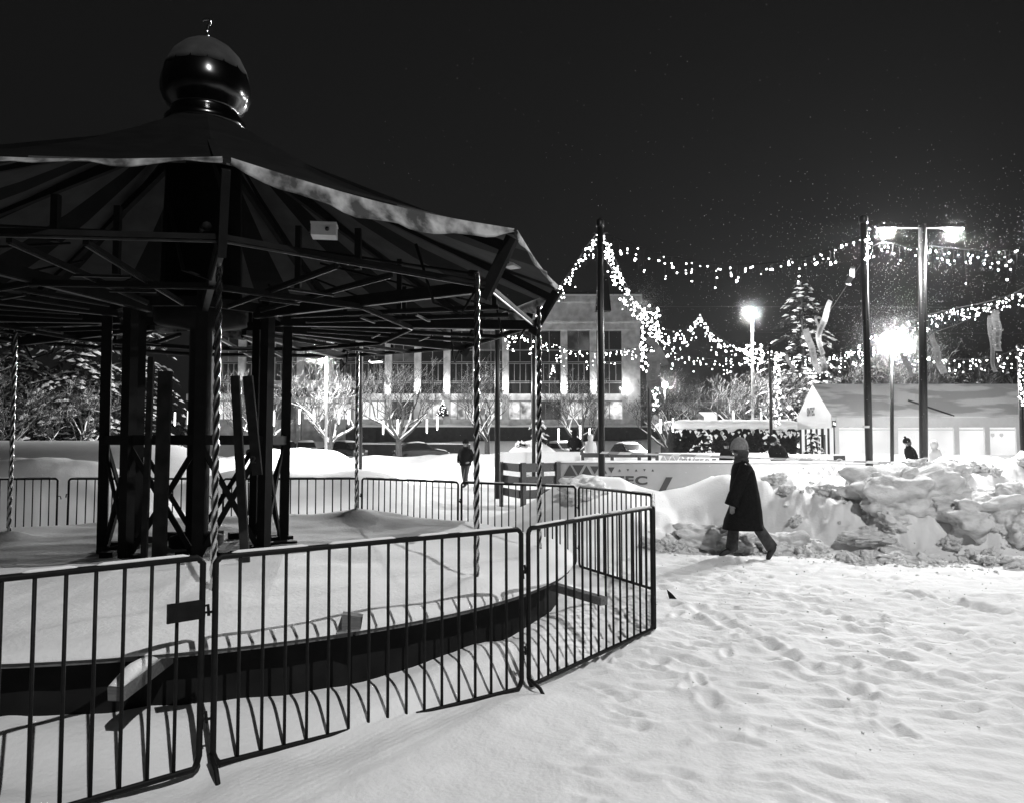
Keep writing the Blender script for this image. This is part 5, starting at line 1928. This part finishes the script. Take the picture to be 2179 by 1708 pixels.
LM = [lump(i, (3, 5, 2.4, 4, 6, 3.2)[i]) for i in range(6)]
LS = []
for m_ in LM:
    m2 = m_.copy()
    m2.materials.clear()
    m2.materials.append(M['clod'])
    LS.append(m2)
BIG = [((1925, 1052), 12.5, (1.1, .7, .6), .25, 1, 'largest undercut block of ploughed snow on the pile'),
       ((1985, 1035), 12.9, (.8, .6, .5), -.2, 3, 'rounded block of ploughed snow right of the largest block'),
       ((2085, 1092), 12.0, (1.05, .6, .45), .35, 4, 'slanted slab of ploughed snow at the lower right of the pile'),
       ((2155, 1060), 12.3, (.6, .5, .4), .1, 0, 'block of ploughed snow at the right picture edge'),
       ((2150, 1125), 11.6, (.5, .4, .35), .6, 2, 'lump of ploughed snow at the lower right edge of the pile'),
       ((1505, 1128), 12.35, (.62, .45, .32), .1, 1, 'squared snow block in the ridge just left of the walking woman'),
       ((1575, 1148), 12.05, (.4, .3, .24), -.3, 3, 'snow block behind the front leg of the walking woman'),
       ((1668, 1150), 12.1, (.65, .4, .28), .2, 4, 'snow block behind the rear leg of the walking woman'),
       ((1840, 1130), 11.5, (.5, .25, .16), -.35, 0, 'curved snow slab midway along the foot of the pile'),
       ((1905, 1180), 11.05, (.5, .28, .16), .1, 2, 'flat snow lump at the foot of the pile nearest the path'),
       ((1240, 1030), 14.6, (.5, .35, .3), .5, 1, 'broken snow block beside the mound of the tall pole')]
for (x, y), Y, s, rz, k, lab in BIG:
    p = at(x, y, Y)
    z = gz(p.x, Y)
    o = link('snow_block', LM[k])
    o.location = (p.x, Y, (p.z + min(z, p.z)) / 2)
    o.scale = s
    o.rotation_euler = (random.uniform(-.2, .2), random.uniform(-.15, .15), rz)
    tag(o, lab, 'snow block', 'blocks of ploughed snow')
rr = random.Random(77)
for i in range(270):
    big = rr.random() ** 3
    X = rr.uniform(4.6, 10.2) if i < 230 else rr.uniform(2.2, 4.6)
    yf, yc = float(np.interp(X, *FOOT)), float(np.interp(X, *CRY))
    Y = yf + (yc - yf) * rr.uniform(-.10, .9) ** 1.0 if i < 180 else yf + rr.uniform(-.4, .3)
    s = .04 + .20 * big
    z = gz(X, Y)
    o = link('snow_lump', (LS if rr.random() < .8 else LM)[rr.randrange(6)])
    o.location = (X, Y, z + s * .25)
    o.scale = (s * rr.uniform(.9, 1.6), s * rr.uniform(.8, 1.2), s * rr.uniform(.6, .95))
    o.rotation_euler = (rr.uniform(-.4, .4), rr.uniform(-.4, .4), rr.uniform(0, 6))
    tag(o, 'loose snow lump scattered on the rough ploughed snow ridge', 'snow lump', 'loose snow lumps on the ridge')

# crumbs of snow kicked about on the trodden path
import bmesh
rr = random.Random(5)
mb = MB()
base_v = [Vector(v) for v in ((1, 0, 0), (-1, 0, 0), (0, 1, 0), (0, -1, 0), (0, 0, .8), (0, 0, -.6), (.6, .6, .5), (-.6, .5, .5), (.5, -.6, .5), (-.5, -.6, .45))]
for i in range(2000):
    if i < 700:
        X, Y = rr.uniform(1.2, 8.5), rr.uniform(4.2, 11.6)
        s = .004 + .013 * rr.random() ** 4
    else:
        X = rr.uniform(2.2, 9.8)
        Y = float(np.interp(X, *FOOT)) + rr.gauss(-.1, .35)
        s = .012 + .035 * rr.random() ** 3
    c = Vector((X, Y, 0))
    q = [Vector((v.x * rr.uniform(.6, 1.2), v.y * rr.uniform(.6, 1.2), v.z * rr.uniform(.6, 1.1))) * s for v in base_v]
    mb.add([c + v for v in q], [(0, 6, 8), (8, 6, 4), (6, 2, 7), (6, 7, 4), (7, 1, 9), (7, 9, 4), (9, 3, 8), (9, 8, 4), (0, 2, 6), (2, 1, 7), (1, 3, 9), (3, 0, 8), (2, 0, 5), (1, 2, 5), (3, 1, 5), (0, 3, 5)], 0, True)
va_ = np.array(mb.v)
cen = va_.reshape(-1, 10, 3).mean(axis=1)
dz = G(cen[:, 0].copy(), cen[:, 1].copy())
va_[:, 2] += np.repeat(dz, 10) + .004
mb.v = [tuple(v) for v in va_]
o = mb.build('snow_crumbs', M['clod'])
tag(o, 'small crumbs of snow scattered over the trodden path', None, kind='stuff')

# ------------------------------------------------------------------ falling snow, with extra flakes packed round lamps to imitate their glow
def flakes(n, fn, seed, s0, s1):
    g = np.random.default_rng(seed)
    c = fn(g, n)
    s = g.uniform(s0, s1, (n, 1))
    base = np.array([(1, 0, 0), (-1, 0, 0), (0, 1, 0), (0, -1, 0), (.25, 0, 1.7), (-.25, 0, -1.7)])
    v = (c[:, None, :] + base[None] * s[:, None, :] * g.uniform(.7, 1.3, (n, 1, 1)))
    f = np.array([(0, 2, 4), (2, 1, 4), (1, 3, 4), (3, 0, 4), (2, 0, 5), (1, 2, 5), (3, 1, 5), (0, 3, 5)])
    return v.reshape(-1, 3), (f[None] + (np.arange(n) * 6)[:, None, None]).reshape(-1, 3)


def wide(g, n):
    Y = 8 + 30 * g.random(n) ** .8
    X = (.78 - 1.0 * g.random(n) ** 1.4) * Y
    Z = .5 + 9 * g.random(n) ** 1.5
    return np.stack([X, Y, Z], 1)


def tlamp(g, n):
    return np.stack([g.normal(9.5, 2.6, n), g.normal(16.6, 2.4, n), 6.6 - np.abs(g.normal(0, 2.2, n))], 1)


def glamp(g, n):
    q = g.normal(0, 1, (n, 3)) * .9
    return q + np.array([14.8, 29.2, 5.6])


va, fa = flakes(3000, wide, 1, .0014, .0034)
vb, fb = flakes(5500, tlamp, 2, .0016, .0040)


def halo(c, R0):  # ball of added flakes standing in for a lamp's glow
    def fn(g, n):
        q = g.normal(0, 1, (n, 3))
        q /= np.linalg.norm(q, axis=1)[:, None]
        return q * (R0 * (.12 + g.random((n, 1)) ** 1.6)) + np.array(c)
    return fn


vc, fc = flakes(900, glamp, 3, .003, .006)
vc, fc = [vc], [fc]
for k, (x, y, Y, n, R0) in enumerate(((1897, 728, 29.6, 3600, 1.6), (680, 745, 35.4, 700, .9), (1593, 665, 49.5, 700, 1.1), (1886, 492, 17, 110, .25), (2029, 492, 17, 110, .25), (1370, 648, 29, 700, 1.0), (1414, 820, 57, 900, 1.6))):
    a, b = flakes(n * 5, halo(at(x, y, Y), R0), 30 + k, .001, .0028)
    vc.append(a)
    fc.append(b)
V, Fc, nb = [], [], 0
for a, b in zip([va, vb] + vc, [fa, fb] + fc):
    V.append(a)
    Fc.append(b + nb)
    nb += len(a)
V, Fc = np.vstack(V), np.vstack(Fc)
me = bpy.data.meshes.new('falling_snow_and_glow')
me.from_pydata(V.tolist(), [], Fc.tolist())
me.materials.append(mat('snowflake', .85, .9, spec=.1))
o = link('falling_snow_and_glow', me)
tag(o, 'fine snow falling through the lamp light, with flakes added round lamps as glow', None, kind='stuff')

# haze of fine snow in the air
mh = bpy.data.materials.new('haze')
mh.use_nodes = True
nt = mh.node_tree
nt.nodes.remove(nt.nodes['Principled BSDF'])
pv = nt.nodes.new('ShaderNodeVolumePrincipled')
pv.inputs['Color'].default_value = (.9, .9, .9, 1)
pv.inputs['Density'].default_value = .00018
pv.inputs['Anisotropy'].default_value = .55
nt.links.new(pv.outputs['Volume'], nt.nodes['Material Output'].inputs['Volume'])
hz_o = MB().box((0, 0, 16), (1960, 1960, 34)).build('haze', mh)
tag(hz_o, 'thin haze of fine snow in the night air', None, kind='stuff')
# ------------------------------------------------------------------ camera, night sky
cd = bpy.data.cameras.new('camera')
cam = bpy.data.objects.new('camera', cd)
COL.objects.link(cam)
cam.location = (0, 0, CAMH)
cam.rotation_euler = (R(90) + PITCH, 0, 0)
cd.sensor_width = 36
cd.lens = F / 2178 * 36
cd.clip_end = 3000
cd.clip_start = .05
SC.camera = cam
w = bpy.data.worlds.new('World')
SC.world = w
w.use_nodes = True
bg = w.node_tree.nodes['Background']
bg.inputs['Color'].default_value = (1, 1, 1, 1)
bg.inputs['Strength'].default_value = .0062
SC.view_settings.view_transform = 'Standard'
SC.view_settings.look = 'None'
SC.view_settings.exposure = 0
SC.view_settings.gamma = 1
SC.render.engine = 'CYCLES'
SC.cycles.use_denoising = True
SC.cycles.max_bounces = 5
SC.cycles.diffuse_bounces = 3
SC.cycles.glossy_bounces = 3
SC.cycles.volume_bounces = 0
SC.cycles.sample_clamp_indirect = 4
SC.cycles.use_fast_gi = False
